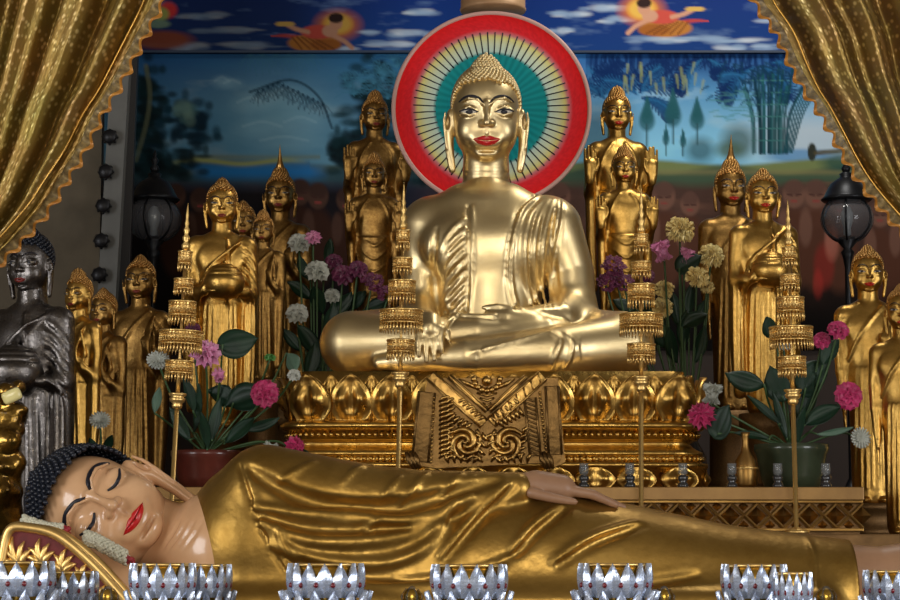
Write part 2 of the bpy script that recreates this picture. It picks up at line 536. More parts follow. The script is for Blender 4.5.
def hair_np(kind='bun', r=0.075, tall=1.0, tmpl=ICO1, puff=1.0):
    C, R = curls_np(kind, r, tall, puff)
    parts = [beads_np(C, R, tmpl)]
    bm = bmesh.new()
    # solid cores under the curls
    hgt = {'bun': 0.5, 'beehive': 0.72, 'spire': 0.72, 'low': 0.0}[kind] * tall
    if hgt:
        prof = []
        for i in range(9):
            t = i / 8
            rad = 0.57 * (1 - t) ** 0.62 if kind == 'bun' else 0.60 * max(0, 1 - t ** 1.9) ** 0.62
            prof.append((max(rad, 0.02), 1.1 + (hgt + 0.18) * t))
        add_lathe(bm, prof, 20, (0, 0.2, 0))
    if kind == 'spire':
        add_lathe(bm, [(0.42, 1.62), (0.36, 1.75), (0.40, 1.80), (0.30, 1.95), (0.33, 2.0), (0.22, 2.25), (0.15, 2.6), (0.09, 2.95), (0.03, 3.4), (0.005, 3.6)], 20, (0, 0.2, 0))
    # skull cap
    res = bmesh.ops.create_uvsphere(bm, u_segments=28, v_segments=16, radius=1.0)
    dl = []
    for v in res['verts']:
        v.co = Vector((v.co.x * 1.05 * puff, v.co.y * 1.14 * puff + 0.24, v.co.z * 1.16 * puff + 0.34))
    for v in res['verts']:
        p = v.co
        ang = math.atan2(abs(p.x), -(p.y - 0.2))
        hl = 1.05 - 0.12 * min(1, ang / 0.9) if ang < 1.0 else (0.93 - (ang - 1.0) / 0.55 * 0.75 if ang < 1.55 else 0.18 - (ang - 1.55) * 0.7)
        if p.z < hl - 0.06: dl.append(v)
    bmesh.ops.delete(bm, geom=dl, context='VERTS')
    bmesh.ops.triangulate(bm, faces=bm.faces[:])
    bm.verts.index_update()
    V = np.array([v.co[:] for v in bm.verts]); F = np.array([[v.index for v in f.verts] for f in bm.faces])
    bm.free()
    return join_np(parts[0], (V, F))

def eye_np(bvh, s, narrow=1.0):
    o = []
    for t in np.linspace(0, 1, 11): o.append((s * (0.27 + 0.54 * t), 0.095 + 0.066 * narrow * math.sin(PI * t) ** 0.8 + 0.02 * t))
    for t in np.linspace(1, 0, 11)[1:-1]: o.append((s * (0.27 + 0.54 * t), 0.095 - 0.055 * narrow * math.sin(PI * t) + 0.02 * t))
    return o

BROW = [(0.10, 0.36), (0.24, 0.50), (0.48, 0.565), (0.68, 0.52), (0.84, 0.40)]
def face_meshes(bvh, prefix, lipm='lip', thick=1.0, eyes=True, lip=(1.0, 1.0), whitem='white'):
    """dict of mesh lists for the painted features"""
    out = {}
    V, F = lips_np(bvh, *lip)
    out['lips'] = [mesh_np(prefix + 'lips', V, F, MT[lipm])]
    out['eyebrow'], out['eye'], out['pupil'] = [], [], []
    for s in (-1, 1):
        l = [(s * x, z) for x, z in BROW]
        out['eyebrow'].append(mesh_np(prefix + 'brow', *surf_tube(bvh, l, 0.045 * thick), MT['brow_line']))
        if eyes:
            out['eye'].append(mesh_np(prefix + 'eye', *decal(bvh, eye_np(bvh, s), 0.03, 0.01), MT[whitem]))
            c = (s * 0.53, 0.10)
            o = [(c[0] + 0.135 * math.cos(a), c[1] + 0.005 + 0.060 * math.sin(a)) for a in np.linspace(0, 2 * PI, 18)[:-1]]
            lash = [(s * (0.25 + 0.58 * t), 0.10 + 0.072 * math.sin(PI * t) ** 0.8 + 0.02 * t) for t in np.linspace(0, 1, 6)]
            out['pupil'].append(mesh_np(prefix + 'pupil', *join_np(decal(bvh, o, 0.05, 0.02, 3), surf_tube(bvh, lash, 0.032 * thick, 0.03)), MT['brow_line']))
        else:
            lash = [(s * (0.26 + 0.52 * t), 0.07 - 0.10 * math.sin(PI * t) ** 0.9 + 0.03 * t) for t in np.linspace(0, 1, 6)]
            out['pupil'].append(mesh_np(prefix + 'lash', *surf_tube(bvh, lash, 0.03 * thick, 0.01), MT['brow_line']))
    return out

def hang_features(root, feats, names=('lips', 'eyebrow', 'eye', 'pupil'), M=None):
    """link the painted features as parts (pupil goes under its eye)"""
    eyes = []
    for nm in names:
        for i, me in enumerate(feats.get(nm, [])):
            if nm == 'pupil' and eyes:
                o = ob('pupil', me, eyes[i])
            else:
                o = ob('eyelash' if nm == 'pupil' else nm, me, root)
                if M is not None: o.matrix_local = M
            if nm == 'eye': eyes.append(o)
            if nm == 'lips': o['label'] = 'red painted lips'
# ------------------------------------------------------------------ the great seated statue
_hf = head_field(0.03)
HEAD_V, HEAD_Q = _hf.mesh(1)
HEAD_BVH = bvh_of(HEAD_V, HEAD_Q)
U0 = 0.165                                   # metres per head unit on the great statue
SEAT = P(487, 376, -0.25); SEAT.y = 0.0

def xf(V, M):
    A = np.array(M)
    return V @ A[:3, :3].T + A[:3, 3]

def main_statue():
    root = thing('seated_buddha', 'large pale gold cross-legged Buddha seated on the lotus throne before the round halo', 'statue', SEAT)
    f = Field((-0.95, -0.72, -0.03), (0.95, 0.5, 1.06), 0.0085)
    X = lambda px: (px - 487) / 200.0
    Z = lambda py: (375 - py) / 200.0
    L = lambda pts: [(X(a), Z(b)) for a, b in pts]
    # trunk
    f.ell((0.015, 0.06, 0.62), (0.30, 0.235, 0.34), 0.04)
    f.ell((0.01, 0.05, 0.30), (0.255, 0.235, 0.30), 0.12)
    f.ell((0, 0.05, 0.10), (0.42, 0.30, 0.16), 0.12)
    f.tube([(-0.26, 0.06, 0.80), (0.29, 0.06, 0.80)], 0.145, 0.10)
    f.tube([(-0.10, 0.05, 0.90), (0.10, 0.05, 0.90)], 0.10, 0.10)
    f.tube([(0, 0.05, 0.90), (0, 0.05, 1.0)], [0.125, 0.08], 0.05)
    for s in (-1, 1):
        f.ell((s * 0.15, -0.09, 0.66), (0.17, 0.10, 0.13), 0.10)
    # arms
    f.tube([(-0.30, 0.06, 0.78), (-0.325, 0.05, 0.55), (-0.335, 0.0, 0.36)], [0.135, 0.098, 0.085], 0.04)
    f.tube([(-0.335, 0.0, 0.36), (-0.325, -0.25, 0.27), (-0.29, -0.42, 0.245)], [0.085, 0.075, 0.055], 0.04)
    f.tube([(0.345, 0.06, 0.78), (0.43, 0.05, 0.55), (0.44, 0.0, 0.36)], [0.145, 0.118, 0.11], 0.05)
    f.tube([(0.44, 0.0, 0.36), (0.36, -0.22, 0.28), (0.18, -0.34, 0.265)], [0.115, 0.092, 0.062], 0.04)
    # legs
    for s in (-1, 1):
        f.tube([(s * 0.22, 0.06, 0.15), (s * 0.48, -0.08, 0.17), (s * 0.66, -0.22, 0.165)], [0.20, 0.185, 0.155], 0.06)
    f.tube([(0.66, -0.24, 0.15), (0.30, -0.43, 0.10), (-0.10, -0.50, 0.075), (-0.42, -0.44, 0.06)], [0.155, 0.12, 0.085, 0.05], 0.035)
    f.tube([(-0.66, -0.24, 0.155), (-0.36, -0.36, 0.16), (-0.05, -0.42, 0.19), (0.22, -0.38, 0.205)], [0.155, 0.12, 0.08, 0.055], 0.03)
    # upturned sole and heel on the thigh, other foot end
    f.tube([(0.10, -0.40, 0.20), (0.28, -0.36, 0.215), (0.36, -0.33, 0.225)], [0.06, 0.065, 0.045], 0.03)
    f.tube([(-0.30, -0.47, 0.065), (-0.52, -0.42, 0.05)], [0.055, 0.035], 0.03)
    # flat seat below
    f.box((0, -0.1, -0.05), (1.2, 1.0, 0.05), 0.002, 0.004, sub=True)
    # hand in the lap: palm, fingers, thumb
    f.tube([(0.20, -0.35, 0.268), (0.10, -0.38, 0.275), (0.02, -0.385, 0.278)], [0.058, 0.062, 0.045], 0.03, fz=1.3)
    for i, (dy, l) in enumerate(((-0.045, 0.17), (-0.015, 0.20), (0.015, 0.19), (0.043, 0.15))):
        f.tube([(0.03, -0.39 + dy, 0.272), (-0.05, -0.395 + dy, 0.272), (0.03 - l, -0.375 + dy, 0.282)], [0.019, 0.017, 0.012], 0.006)
    f.tube([(0.12, -0.40, 0.31), (0.05, -0.40, 0.325), (-0.02, -0.385, 0.322)], [0.022, 0.018, 0.012], 0.01)
    # earth-touching hand over the knee, fingers hanging in front of the shin
    f.tube([(-0.30, -0.42, 0.25), (-0.28, -0.50, 0.235), (-0.275, -0.545, 0.20)], [0.05, 0.058, 0.05], 0.03, fy=1.1)
    for dx, l in ((-0.055, 0.13), (-0.02, 0.155), (0.015, 0.15), (0.048, 0.115)):
        f.tube([(-0.275 + dx, -0.55, 0.20), (-0.275 + dx, -0.575, 0.13), (-0.272 + dx * 1.05, -0.57, 0.20 - l)], [0.019, 0.017, 0.012], 0.006)
    f.tube([(-0.225, -0.48, 0.24), (-0.195, -0.53, 0.19), (-0.19, -0.545, 0.15)], [0.022, 0.018, 0.013], 0.01)
    # robe: crease between right arm side and bare chest, long chest edge, shoulder band
    f.fold(L([(468, 203), (469, 240), (468, 275), (466, 312)]), 0.009, 0.008, sub=True, taper=False)
    f.fold(L([(473, 203), (474, 240), (473, 275), (471, 312)]), 0.007, 0.010, taper=False)
    for i in range(9):
        y = 216 + i * 11.5
        f.fold(L([(466, y), (458, y + 7 + i * 0.5), (449, y + 18), (441, y + 34)]), 0.014, 0.014, lift=-0.002)
        f.fold(L([(466, y + 6), (457, y + 14), (448, y + 26)]), 0.006, 0.010, sub=True)
    f.fold(L([(470, 312), (460, 316), (452, 310), (446, 298)]), 0.012, 0.012)
    f.fold(L([(437, 226), (434, 260), (437, 300), (441, 318)]), 0.018, 0.016, sub=True)
    # left shoulder band with its gathered verticals
    f.fold(L([(541, 188), (524, 205), (515, 232), (511, 262), (513, 290), (520, 312)]), 0.012, 0.010, taper=False)
    f.fold(L([(537, 188), (520, 205), (511, 232), (507, 262), (508, 290), (513, 312)]), 0.007, 0.008, sub=True, taper=False)
    for i in range(4):
        d = i * 9
        f.fold(L([(546 + d * 0.55, 192), (531 + d, 214), (525 + d, 245), (527 + d * 0.9, 280), (537 + d * 0.6, 312)]), 0.013, 0.014)
        f.fold(L([(550 + d * 0.55, 196), (536 + d, 218), (530 + d, 248), (532 + d * 0.9, 282), (540 + d * 0.6, 308)]), 0.007, 0.010, sub=True)
    f.fold(L([(556, 205), (552, 235), (556, 265), (560, 290)]), 0.012, 0.012, sub=True)
    # edge of the robe over shin and thigh
    f.fold(L([(548, 336), (520, 344), (490, 353), (470, 358)]), 0.010, 0.010)
    f.fold(L([(482, 350), (478, 358), (477, 372)]), 0.006, 0.006, sub=True)
    f.fold(L([(546, 337), (556, 345), (552, 358), (547, 373)]), 0.013, 0.012)
    f.fold(L([(560, 336), (568, 347), (566, 360), (560, 373)]), 0.010, 0.010)
    f.fold(L([(575, 343), (573, 352), (575, 362)]), 0.007, 0.01)
    V, Q = f.mesh(1)
    # head joined on, looking straight out
    hz = Z(106)
    off = Vector((0.003, 0.02, hz))
    M = Matrix.Translation(off) @ Matrix.Rotation(math.radians(9), 4, 'X') @ Matrix.Diagonal((U0, U0, U0 * 1.08, 1))
    V, Q = join_np((V, Q), (xf(HEAD_V, M), HEAD_Q))
    ob('body', mesh_np('seated body', V, Q, MT['gold_pale']), root)
    hang_features(root, face_meshes(HEAD_BVH, 'seated ', thick=0.85, lip=(0.98, 0.95)), M=M)
    hv, hf = hair_np('bun', 0.066, 1.0, ICO2)
    o = ob('hair', mesh_np('seated hair', hv, hf, MT['gold_pale']), root)
    o['label'] = 'rows of gold curls rising to a bun'
    o.matrix_local = M
    return root
main_statue()
# ------------------------------------------------------------------ halo, throne, altar
def vcol_mat(name, rough=0.6, spec=0.3, metal=0.0):
    m = bpy.data.materials.new(name); m.use_nodes = True
    nt = m.node_tree; b = nt.nodes['Principled BSDF']
    a = nt.nodes.new('ShaderNodeAttribute'); a.attribute_name = 'paint'
    nt.links.new(a.outputs['Color'], b.inputs['Base Color'])
    b.inputs['Roughness'].default_value = rough
    b.inputs['Specular IOR Level'].default_value = spec
    b.inputs['Metallic'].default_value = metal
    return m

def paint_attr(me, C):
    at = me.color_attributes.new('paint', 'FLOAT_COLOR', 'POINT')
    at.data.foreach_set('color', np.concatenate([C, np.ones((len(C), 1))], 1).astype(np.float32).ravel())

def halo():
    Y = 0.62
    c = P(491.5, 109, Y); R = 99.5 * M1(Y)
    root = thing('halo_disc', 'round halo with red rim and spoked teal and cream centre behind the large seated Buddha', 'halo', (c.x, Y, c.z))
    nr, na = 60, 240
    # painted disc: teal heart, pale ring, yellow, pink, red
    stops = [(0, (0.008, 0.19, 0.21)), (0.50, (0.008, 0.24, 0.25)), (0.575, (0.012, 0.26, 0.26)), (0.60, (0.52, 0.66, 0.56)), (0.68, (0.62, 0.68, 0.46)), (0.755, (0.70, 0.62, 0.20)), (0.785, (0.55, 0.18, 0.20)), (0.83, (0.66, 0.022, 0.03)), (1.0, (0.72, 0.012, 0.012))]
    tt = np.array([s[0] for s in stops]); cc = np.array([s[1] for s in stops])
    V = [(0, 0, 0)]; Cc = [cc[0]]
    for r in range(1, nr + 1):
        t = r / nr
        for a in range(na):
            th = 2 * PI * a / na
            V.append((R * t * math.cos(th), -0.006, R * t * math.sin(th)))
            col = np.array([np.interp(t, tt, cc[:, k]) for k in range(3)])
            if t < 0.57: col = col * (0.78 + 0.3 * (math.sin(th * 48) * 0.5 + 0.5))
            elif t > 0.8: col = col * (0.88 + 0.2 * rng.random())
            Cc.append(col)
    T = []
    for a in range(na): T.append((0, 1 + (a + 1) % na, 1 + a))
    for r in range(nr - 1):
        for a in range(na):
            p, q = 1 + r * na + a, 1 + r * na + (a + 1) % na
            s, u = p + na, q + na
            T += [(p, u, s), (p, q, u)]
    me = mesh_np('halo face', V, T, vcol_mat('halo paint', 0.6, 0.06), smooth=False)
    paint_attr(me, np.array(Cc))
    ob('painted_face', me, root)
    bm = bmesh.new()
    n = 64
    for i in range(n):
        a = 2 * PI * (i + 0.5) / n
        d = Vector((math.cos(a), 0, math.sin(a)))
        add_tube(bm, [d * R * 0.57 + Vector((0, -0.008, 0)), d * R * 0.80 + Vector((0, -0.008, 0))], 0.0035, 5)
    o = ob('spokes', bm_mesh('halo spokes', bm, MT['brow_line']), root); o['label'] = 'thin dark radial spokes'
    bm = bmesh.new()
    add_tube(bm, [(R * math.cos(2 * PI * i / 96), 0.0, R * math.sin(2 * PI * i / 96)) for i in range(97)], 0.013, 8, cap=False)
    o = ob('rim', bm_mesh('halo rim', bm, mat('pink rim', (0.55, 0.32, 0.27), 0.4)), root); o['label'] = 'pale pink raised rim'
    bm = bmesh.new()
    add_lathe(bm, [(R * 0.99, 0), (R * 0.99, 0.03), (0.01, 0.03)], 64)
    bmesh.ops.rotate(bm, cent=(0, 0, 0), matrix=Matrix.Rotation(-PI / 2, 3, 'X'), verts=bm.verts[:])
    ob('backing', bm_mesh('halo back', bm, MT['gold_brown']), root)
    # post that carries the disc behind the statue
    bm = bmesh.new()
    zt = TIER_Z - c.z
    add_box(bm, (0, 0.08, (zt - 0.3) / 2), (0.12, 0.08, abs(zt) - 0.3))
    ob('support_post', bm_mesh('halo post', bm, MT['gold_brown']), root)

def rr(a, b, rad, n=8):
    """rounded rectangle outline, counter-clockwise from front centre, with normals"""
    out = []
    for cx, cy, a0 in ((a - rad, -b + rad, -PI / 2), (a - rad, b - rad, 0), (-a + rad, b - rad, PI / 2), (-a + rad, -b + rad, PI)):
        for i in range(n + 1):
            t = a0 + PI / 2 * i / n
            out.append((cx + rad * math.cos(t), cy + rad * math.sin(t)))
    return out

def rr_loft(bm, prof, a, b, rad, mi=0):
    rings = [[bm.verts.new((x, y, z)) for x, y in rr(a + o, b + o, max(rad + o, 0.02))] for o, z in prof]
    n = len(rings[0])
    for p, q in zip(rings[:-1], rings[1:]):
        for i in range(n):
            f = bm.faces.new((p[i], p[(i + 1) % n], q[(i + 1) % n], q[i])); f.material_index = mi
    bm.faces.new(rings[0]); bm.faces.new(rings[-1])

def path_points(poly, step, start=0.0):
    """points every step along a closed outline -> (x, y, nx, ny)"""
    out = []
    n = len(poly); acc = start
    for i in range(n):
        p, q = np.array(poly[i]), np.array(poly[(i + 1) % n])
        L = np.linalg.norm(q - p)
        if L < 1e-9: continue
        d = (q - p) / L
        while acc <= L:
            c = p + d * acc
            out.append((c[0], c[1], d[1], -d[0])); acc += step
        acc -= L
    return out

def petal_mesh(W, H, name, m, bulge=0.05, lean=0.05):
    """lotus petal with two swelling lobes and a raised border; base at origin, faces -y"""
    nu, nv = 16, 18
    def wid(v): return W / 2 * (0.62 + 0.38 * math.sin(PI / 2 * min(1, v / 0.38)) if v < 0.38 else max(0, 1 - ((v - 0.38) / 0.62) ** 2.1) ** 0.85)
    V, F = [], []
    for j in range(nv + 1):
        v = j / nv
        for i in range(nu + 1):
            u = -1 + 2 * i / nu
            w = wid(v)
            dep = bulge * 0.6 * (1 - u * u) ** 0.5 * (math.sin(PI * min(1, v * 1.0)) ** 0.6)
            for s in (-1, 1):
                dep += bulge * 1.15 * math.exp(-((u - s * 0.42) / 0.26) ** 2 - ((v - 0.45) / 0.22) ** 2)
                dep += bulge * 0.5 * math.exp(-((u - s * 0.25 * (1 - v)) / 0.14) ** 2 - ((v - 0.14) / 0.10) ** 2)
            dep -= bulge * 0.45 * math.exp(-(u / 0.12) ** 2) * math.exp(-((v - 0.35) / 0.3) ** 2)
            dep += bulge * 0.30 * math.exp(-((abs(u) - 0.93) / 0.10) ** 2) + bulge * 0.3 * math.exp(-((v - 0.97) / 0.07) ** 2)
            V.append((u * w, -dep - lean * v * v, v * H))
    nb = len(V)
    for j in range(nv + 1):
        v = j / nv
        for i in range(nu + 1):
            u = -1 + 2 * i / nu
            V.append((u * wid(v), -lean * v * v + 0.015, v * H))
    w1 = nu + 1
    for j in range(nv):
        for i in range(nu):
            a = j * w1 + i
            F.append((a, a + 1, a + w1 + 1, a + w1))
            F.append((nb + a, nb + a + w1, nb + a + w1 + 1, nb + a + 1))
    for j in range(nv):
        for i in (0, nu):
            a = j * w1 + i
            F.append((a, a + w1, nb + a + w1, nb + a))
    for i in range(nu):
        for j in (0, nv):
            a = j * w1 + i
            F.append((a, a + 1, nb + a + 1, nb + a))
    return mesh_np(name, V, F, m)

YF = -0.95                                   # front of the altar tier
TIER_Z = P(500, 487, YF).z
YS = -1.22
STEP_Z = P(500, 534, YS).z

def throne():
    YT = -0.62
    a = 211 * M1(YT); b = 0.56; cy = YT + b
    cx = P(493, 400, YT).x
    z = lambda py: P(493, py, YT).z - TIER_Z
    root = thing('lotus_throne', 'gilded lotus petal throne with bead mouldings under the large seated Buddha', 'throne', (cx, cy, TIER_Z))
    bm = bmesh.new()
    top = SEAT.z - TIER_Z - 0.001
    prof = [(0.02, 0.0), (0.02, z(468)), (0.035, z(467)), (0.035, z(463)), (0.0, z(462)), (0.0, z(456)), (0.012, z(455)), (0.012, z(452)), (-0.035, z(447)), (-0.05, z(443)), (-0.035, z(440)), (-0.015, z(439)), (-0.015, z(430)), (0.01, z(429)), (0.022, z(427)), (0.022, z(424)), (0.0, z(421)), (-0.06, z(418)), (-0.075, z(400)), (-0.075, top)]
    rr_loft(bm, prof, a, b, 0.16)
    ob('base', bm_mesh('throne base', bm, MT['gold_carved']), root)
    for py, off in ((434.5, -0.008), (458.5, 0.008)):
        pts = path_points(rr(a + off, b + off, 0.16), 0.030)
        pts = [p for p in pts if p[1] < 0.35]
        V, F = beads_np([(p[0], p[1], z(py)) for p in pts], 0.0125)
        ob('bead_row', mesh_np('throne beads', V, F, MT['gold_carved']), root)
    step = 0.192
    H = z(374) - z(421)
    big = petal_mesh(0.215, H, 'lotus petal', MT['gold_carved'], 0.036, 0.05)
    small = petal_mesh(0.13, H * 0.98, 'lotus petal behind', MT['gold_carved'], 0.03, 0.02)
    base = petal_mesh(0.19, z(466), 'base petal', MT['gold_carved'], 0.018, 0.0)
    hx = rr(a - 0.03, b - 0.03, 0.14)
    # walk outwards from the front centre both ways
    half = [p for p in hx]
    k = max(range(len(half)), key=lambda i: (half[i][1] < -b + 0.04) * (half[i][0]))
    right = [(0.0, -b + 0.03)] + half[:int(len(half) * 0.5)]
    for s in (-1, 1):
        for nm, me, o0, yo, zz in (('petal', big, step * 0.5, 0, z(421)), ('petal', small, 0.0 if s > 0 else step, 0.022, z(420)), ('base_petal', base, step * 0.5, -0.048, 0.0)):
            acc = o0
            i = 0
            pts = []
            for p, q in zip(right[:-1], right[1:]):
                p, q = np.array(p), np.array(q); L = np.linalg.norm(q - p)
                if L < 1e-9: continue
                d = (q - p) / L
                while acc <= L:
                    c = p + d * acc
                    pts.append((c, (d[1], -d[0]))); acc += step
                acc -= L
            for c, n in pts[:9]:
                if nm == 'base_petal' and c[1] > 0: continue
                cc = c - np.array(n) * yo
                o = ob(nm, me, root, (s * cc[0], cc[1], zz))
                o.rotation_euler = (0, 0, math.atan2(n[0] * s, -n[1]))

    # carved cloth panel hanging over the front
    YP = YT - 0.14
    X = lambda px: P(px, 420, YP).x - cx
    Zp = lambda py: P(487, py, YP).z - TIER_Z
    yb = YT - cy + 0.05; yf = YP - cy
    bm = bmesh.new()
    add_prism(bm, [(X(px), Zp(py)) for px, py in ((428, 378), (558, 378), (565, 462), (548, 470), (540, 463), (436, 468), (410, 464))], yf, yb)
    panel = ob('carved_panel', bm_mesh('carved panel', bm, MT['gold_panel'], smooth=False), root)
    panel['label'] = 'carved cloth panel with chevron bands, spirals and bead borders'
    y = yf
    def strip(name, pts, wdt, d, m, ticks=0):
        bm = bmesh.new()
        p = [Vector((X(a_), y, Zp(b_))) for a_, b_ in pts]
        t = (p[-1] - p[0]).normalized(); nn = Vector((-t.z, 0, t.x))
        L_ = (p[-1] - p[0]).length
        ctr = (p[0] + p[-1]) / 2
        R = Matrix((t, Vector((0, 1, 0)), t.cross(Vector((0, 1, 0))))).transposed()
        add_box(bm, ctr + Vector((0, -d / 2 + 0.004, 0)), (L_, d + 0.008, wdt), R, 0.004)
        for sg in (-1, 1):
            add_tube(bm, [p[0] + nn * wdt * 0.5 * sg + Vector((0, -d, 0)), p[-1] + nn * wdt * 0.5 * sg + Vector((0, -d, 0))], 0.006, 6)
        for k_ in range(ticks):
            q = p[0].lerp(p[-1], (k_ + 0.5) / ticks) + Vector((0, -d, 0))
            add_tube(bm, [q - nn * wdt * 0.42 - t * 0.01, q + nn * wdt * 0.42 + t * 0.01], 0.0055, 5)
        return ob(name, bm_mesh(name, bm, m), panel)
    strip('chevron_band', [(430, 375.5), (484, 424)], 0.045, 0.014, MT['gold_relief'])
    strip('chevron_band', [(543, 375.5), (491, 423)], 0.05, 0.018, MT['gold_relief'], 7)
    strip('inner_band', [(449, 376.5), (487, 411)], 0.016, 0.018, MT['gold_relief'])
    strip('inner_band', [(526, 376.5), (489, 411)], 0.016, 0.018, MT['gold_relief'])
    strip('plain_border', [(427, 392), (420, 462)], 0.075, 0.006, MT['gold_panel'])
    strip('plain_border', [(552, 386), (555, 455)], 0.06, 0.006, MT['gold_panel'])
    strip('fluted_border', [(530, 398), (535, 456)], 0.05, 0.016, MT['gold_panel'], 13)
    def dots(name, p0, p1, n_, r):
        C = [(X(p0[0] + (p1[0] - p0[0]) * i / (n_ - 1)), y - 0.01, Zp(p0[1] + (p1[1] - p0[1]) * i / (n_ - 1))) for i in range(n_)]
        V, F = beads_np(C, r)
        ob(name, mesh_np(name, V, F, MT['gold_relief']), panel)
    dots('bead_strip', (540, 393), (546, 452), 16, 0.0095)
    dots('bead_strip', (434, 398), (431, 462), 17, 0.0085)
    # boss flower in the chevron
    bm = bmesh.new()
    add_ball(bm, (X(487), y - 0.02, Zp(381)), 0.026, 2)
    for i in range(9):
        a_ = PI + PI * i / 8
        add_ball(bm, (X(487) + 0.06 * math.cos(a_), y - 0.008, Zp(379) + 0.055 * math.sin(a_)), 0.017, 1, s=(1, 0.7, 1))
    for sx in (-1, 1):
        add_tube(bm, [(X(487) + sx * 0.05, y - 0.006, Zp(388)), (X(487) + sx * 0.09, y - 0.012, Zp(384)), (X(487) + sx * 0.13, y - 0.006, Zp(379))], [0.008, 0.012, 0.004], 6)
    ob('boss_flower', bm_mesh('boss flower', bm, MT['gold_relief']), panel)
    bm = bmesh.new()
    for k_ in range(3):
        add_tube(bm, [(X(487 - 10 + 3 * k_), y - 0.004, Zp(393 + 5 * k_)), (X(487), y - 0.014, Zp(396 + 5 * k_)), (X(487 + 10 - 3 * k_), y - 0.004, Zp(393 + 5 * k_))], 0.006, 6)
    ob('chevron_rib', bm_mesh('chevron rib', bm, MT['gold_relief']), panel)
    for cxp, s in ((465, 1), (507, -1)):
        bm = bmesh.new()
        for arm in range(3):
            pts, rad = [], []
            for i in range(26):
                t = i / 25
                th = 2 * PI * arm / 3 + t * 2.6 * PI * 0.62
                r = 0.008 + 0.074 * t
                pts.append((X(cxp) + s * r * math.cos(th), y - 0.022 + 0.016 * t, Zp(443) + r * math.sin(th)))
                rad.append(0.008 + 0.009 * math.sin(PI * t))
            add_tube(bm, pts, rad, 7)
        add_ball(bm, (X(cxp), y - 0.02, Zp(443)), 0.012, 1)
        ob('spiral_scroll', bm_mesh('spiral scroll', bm, MT['gold_relief']), panel)
    # curling leaves around the spirals
    bm = bmesh.new()
    r2 = random.Random(3)
    def leaf(px, py, ang, l):
        c = Vector((X(px), y - 0.004, Zp(py)))
        d = Vector((math.cos(ang), 0, math.sin(ang)))
        e = Vector((-d.z, 0, d.x))
        add_tube(bm, [c, c + d * l * 0.4 + e * l * 0.12 + Vector((0, -0.012, 0)), c + d * l * 0.8 + e * l * 0.02 + Vector((0, -0.012, 0)), c + d * l + e * -l * 0.12], [0.004, 0.010, 0.008, 0.003], 6)
    for i in range(13):
        leaf(439, 402 + i * 4.7, 0.5, 0.06); leaf(447, 404 + i * 4.7, 0.7, 0.045)
    ob('leaf_border', bm_mesh('leaf border', bm, MT['gold_relief']), panel)
    for sg, c0 in ((-1, 449), (1, 527)):
        bm = bmesh.new()
        for i in range(5):
            leaf(c0 - sg * i * 6, 463, (1.9 if sg < 0 else 1.2) + sg * i * 0.3, 0.05)
        for i in range(4):
            leaf(487 + sg * (4 - i * 2), 462 - i * 7, 1.57 - sg * 0.75, 0.05)
            leaf(487 + sg * (8 - i), 458 - i * 7, 1.57 - sg * 1.1, 0.035)
        ob('leaf_spray', bm_mesh('leaf spray', bm, MT['gold_relief']), panel)
        bm = bmesh.new()
        for i in range(6):
            leaf((446 + i * 4) if sg < 0 else (524 - i * 4), (420 if sg < 0 else 416) + i * 2.2, 1.57 + sg * 0.55, 0.045)
            leaf((458 + i * 4) if sg < 0 else (520 - i * 4.5), 404 + i * 3.5, 1.57 + sg * 0.9, 0.04)
        ob('leaf_carving', bm_mesh('leaf carving', bm, MT['gold_relief']), panel)
        bm = bmesh.new()
        for i in range(5):
            leaf((466 if sg < 0 else 508) + sg * (16 - 1.5 * i) * 0.9, 434 + i * 6, 1.57 - sg * (0.6 + 0.1 * i), 0.04)
        ob('leaf_curl', bm_mesh('leaf curl', bm, MT['gold_relief']), panel)
    for px in (412, 545):
        bm = bmesh.new()
        for k_ in range(3):
            add_tube(bm, [(X(px - 6 + 4 * k_), y - 0.004, Zp(452)), (X(px - 3 + 4 * k_), y - 0.02, Zp(460)), (X(px + 2 + 3 * k_), y - 0.012, Zp(469))], [0.008, 0.014, 0.006], 6)
        ob('corner_tassel', bm_mesh('corner tassel', bm, MT['gold_panel']), panel)
throne()
halo()

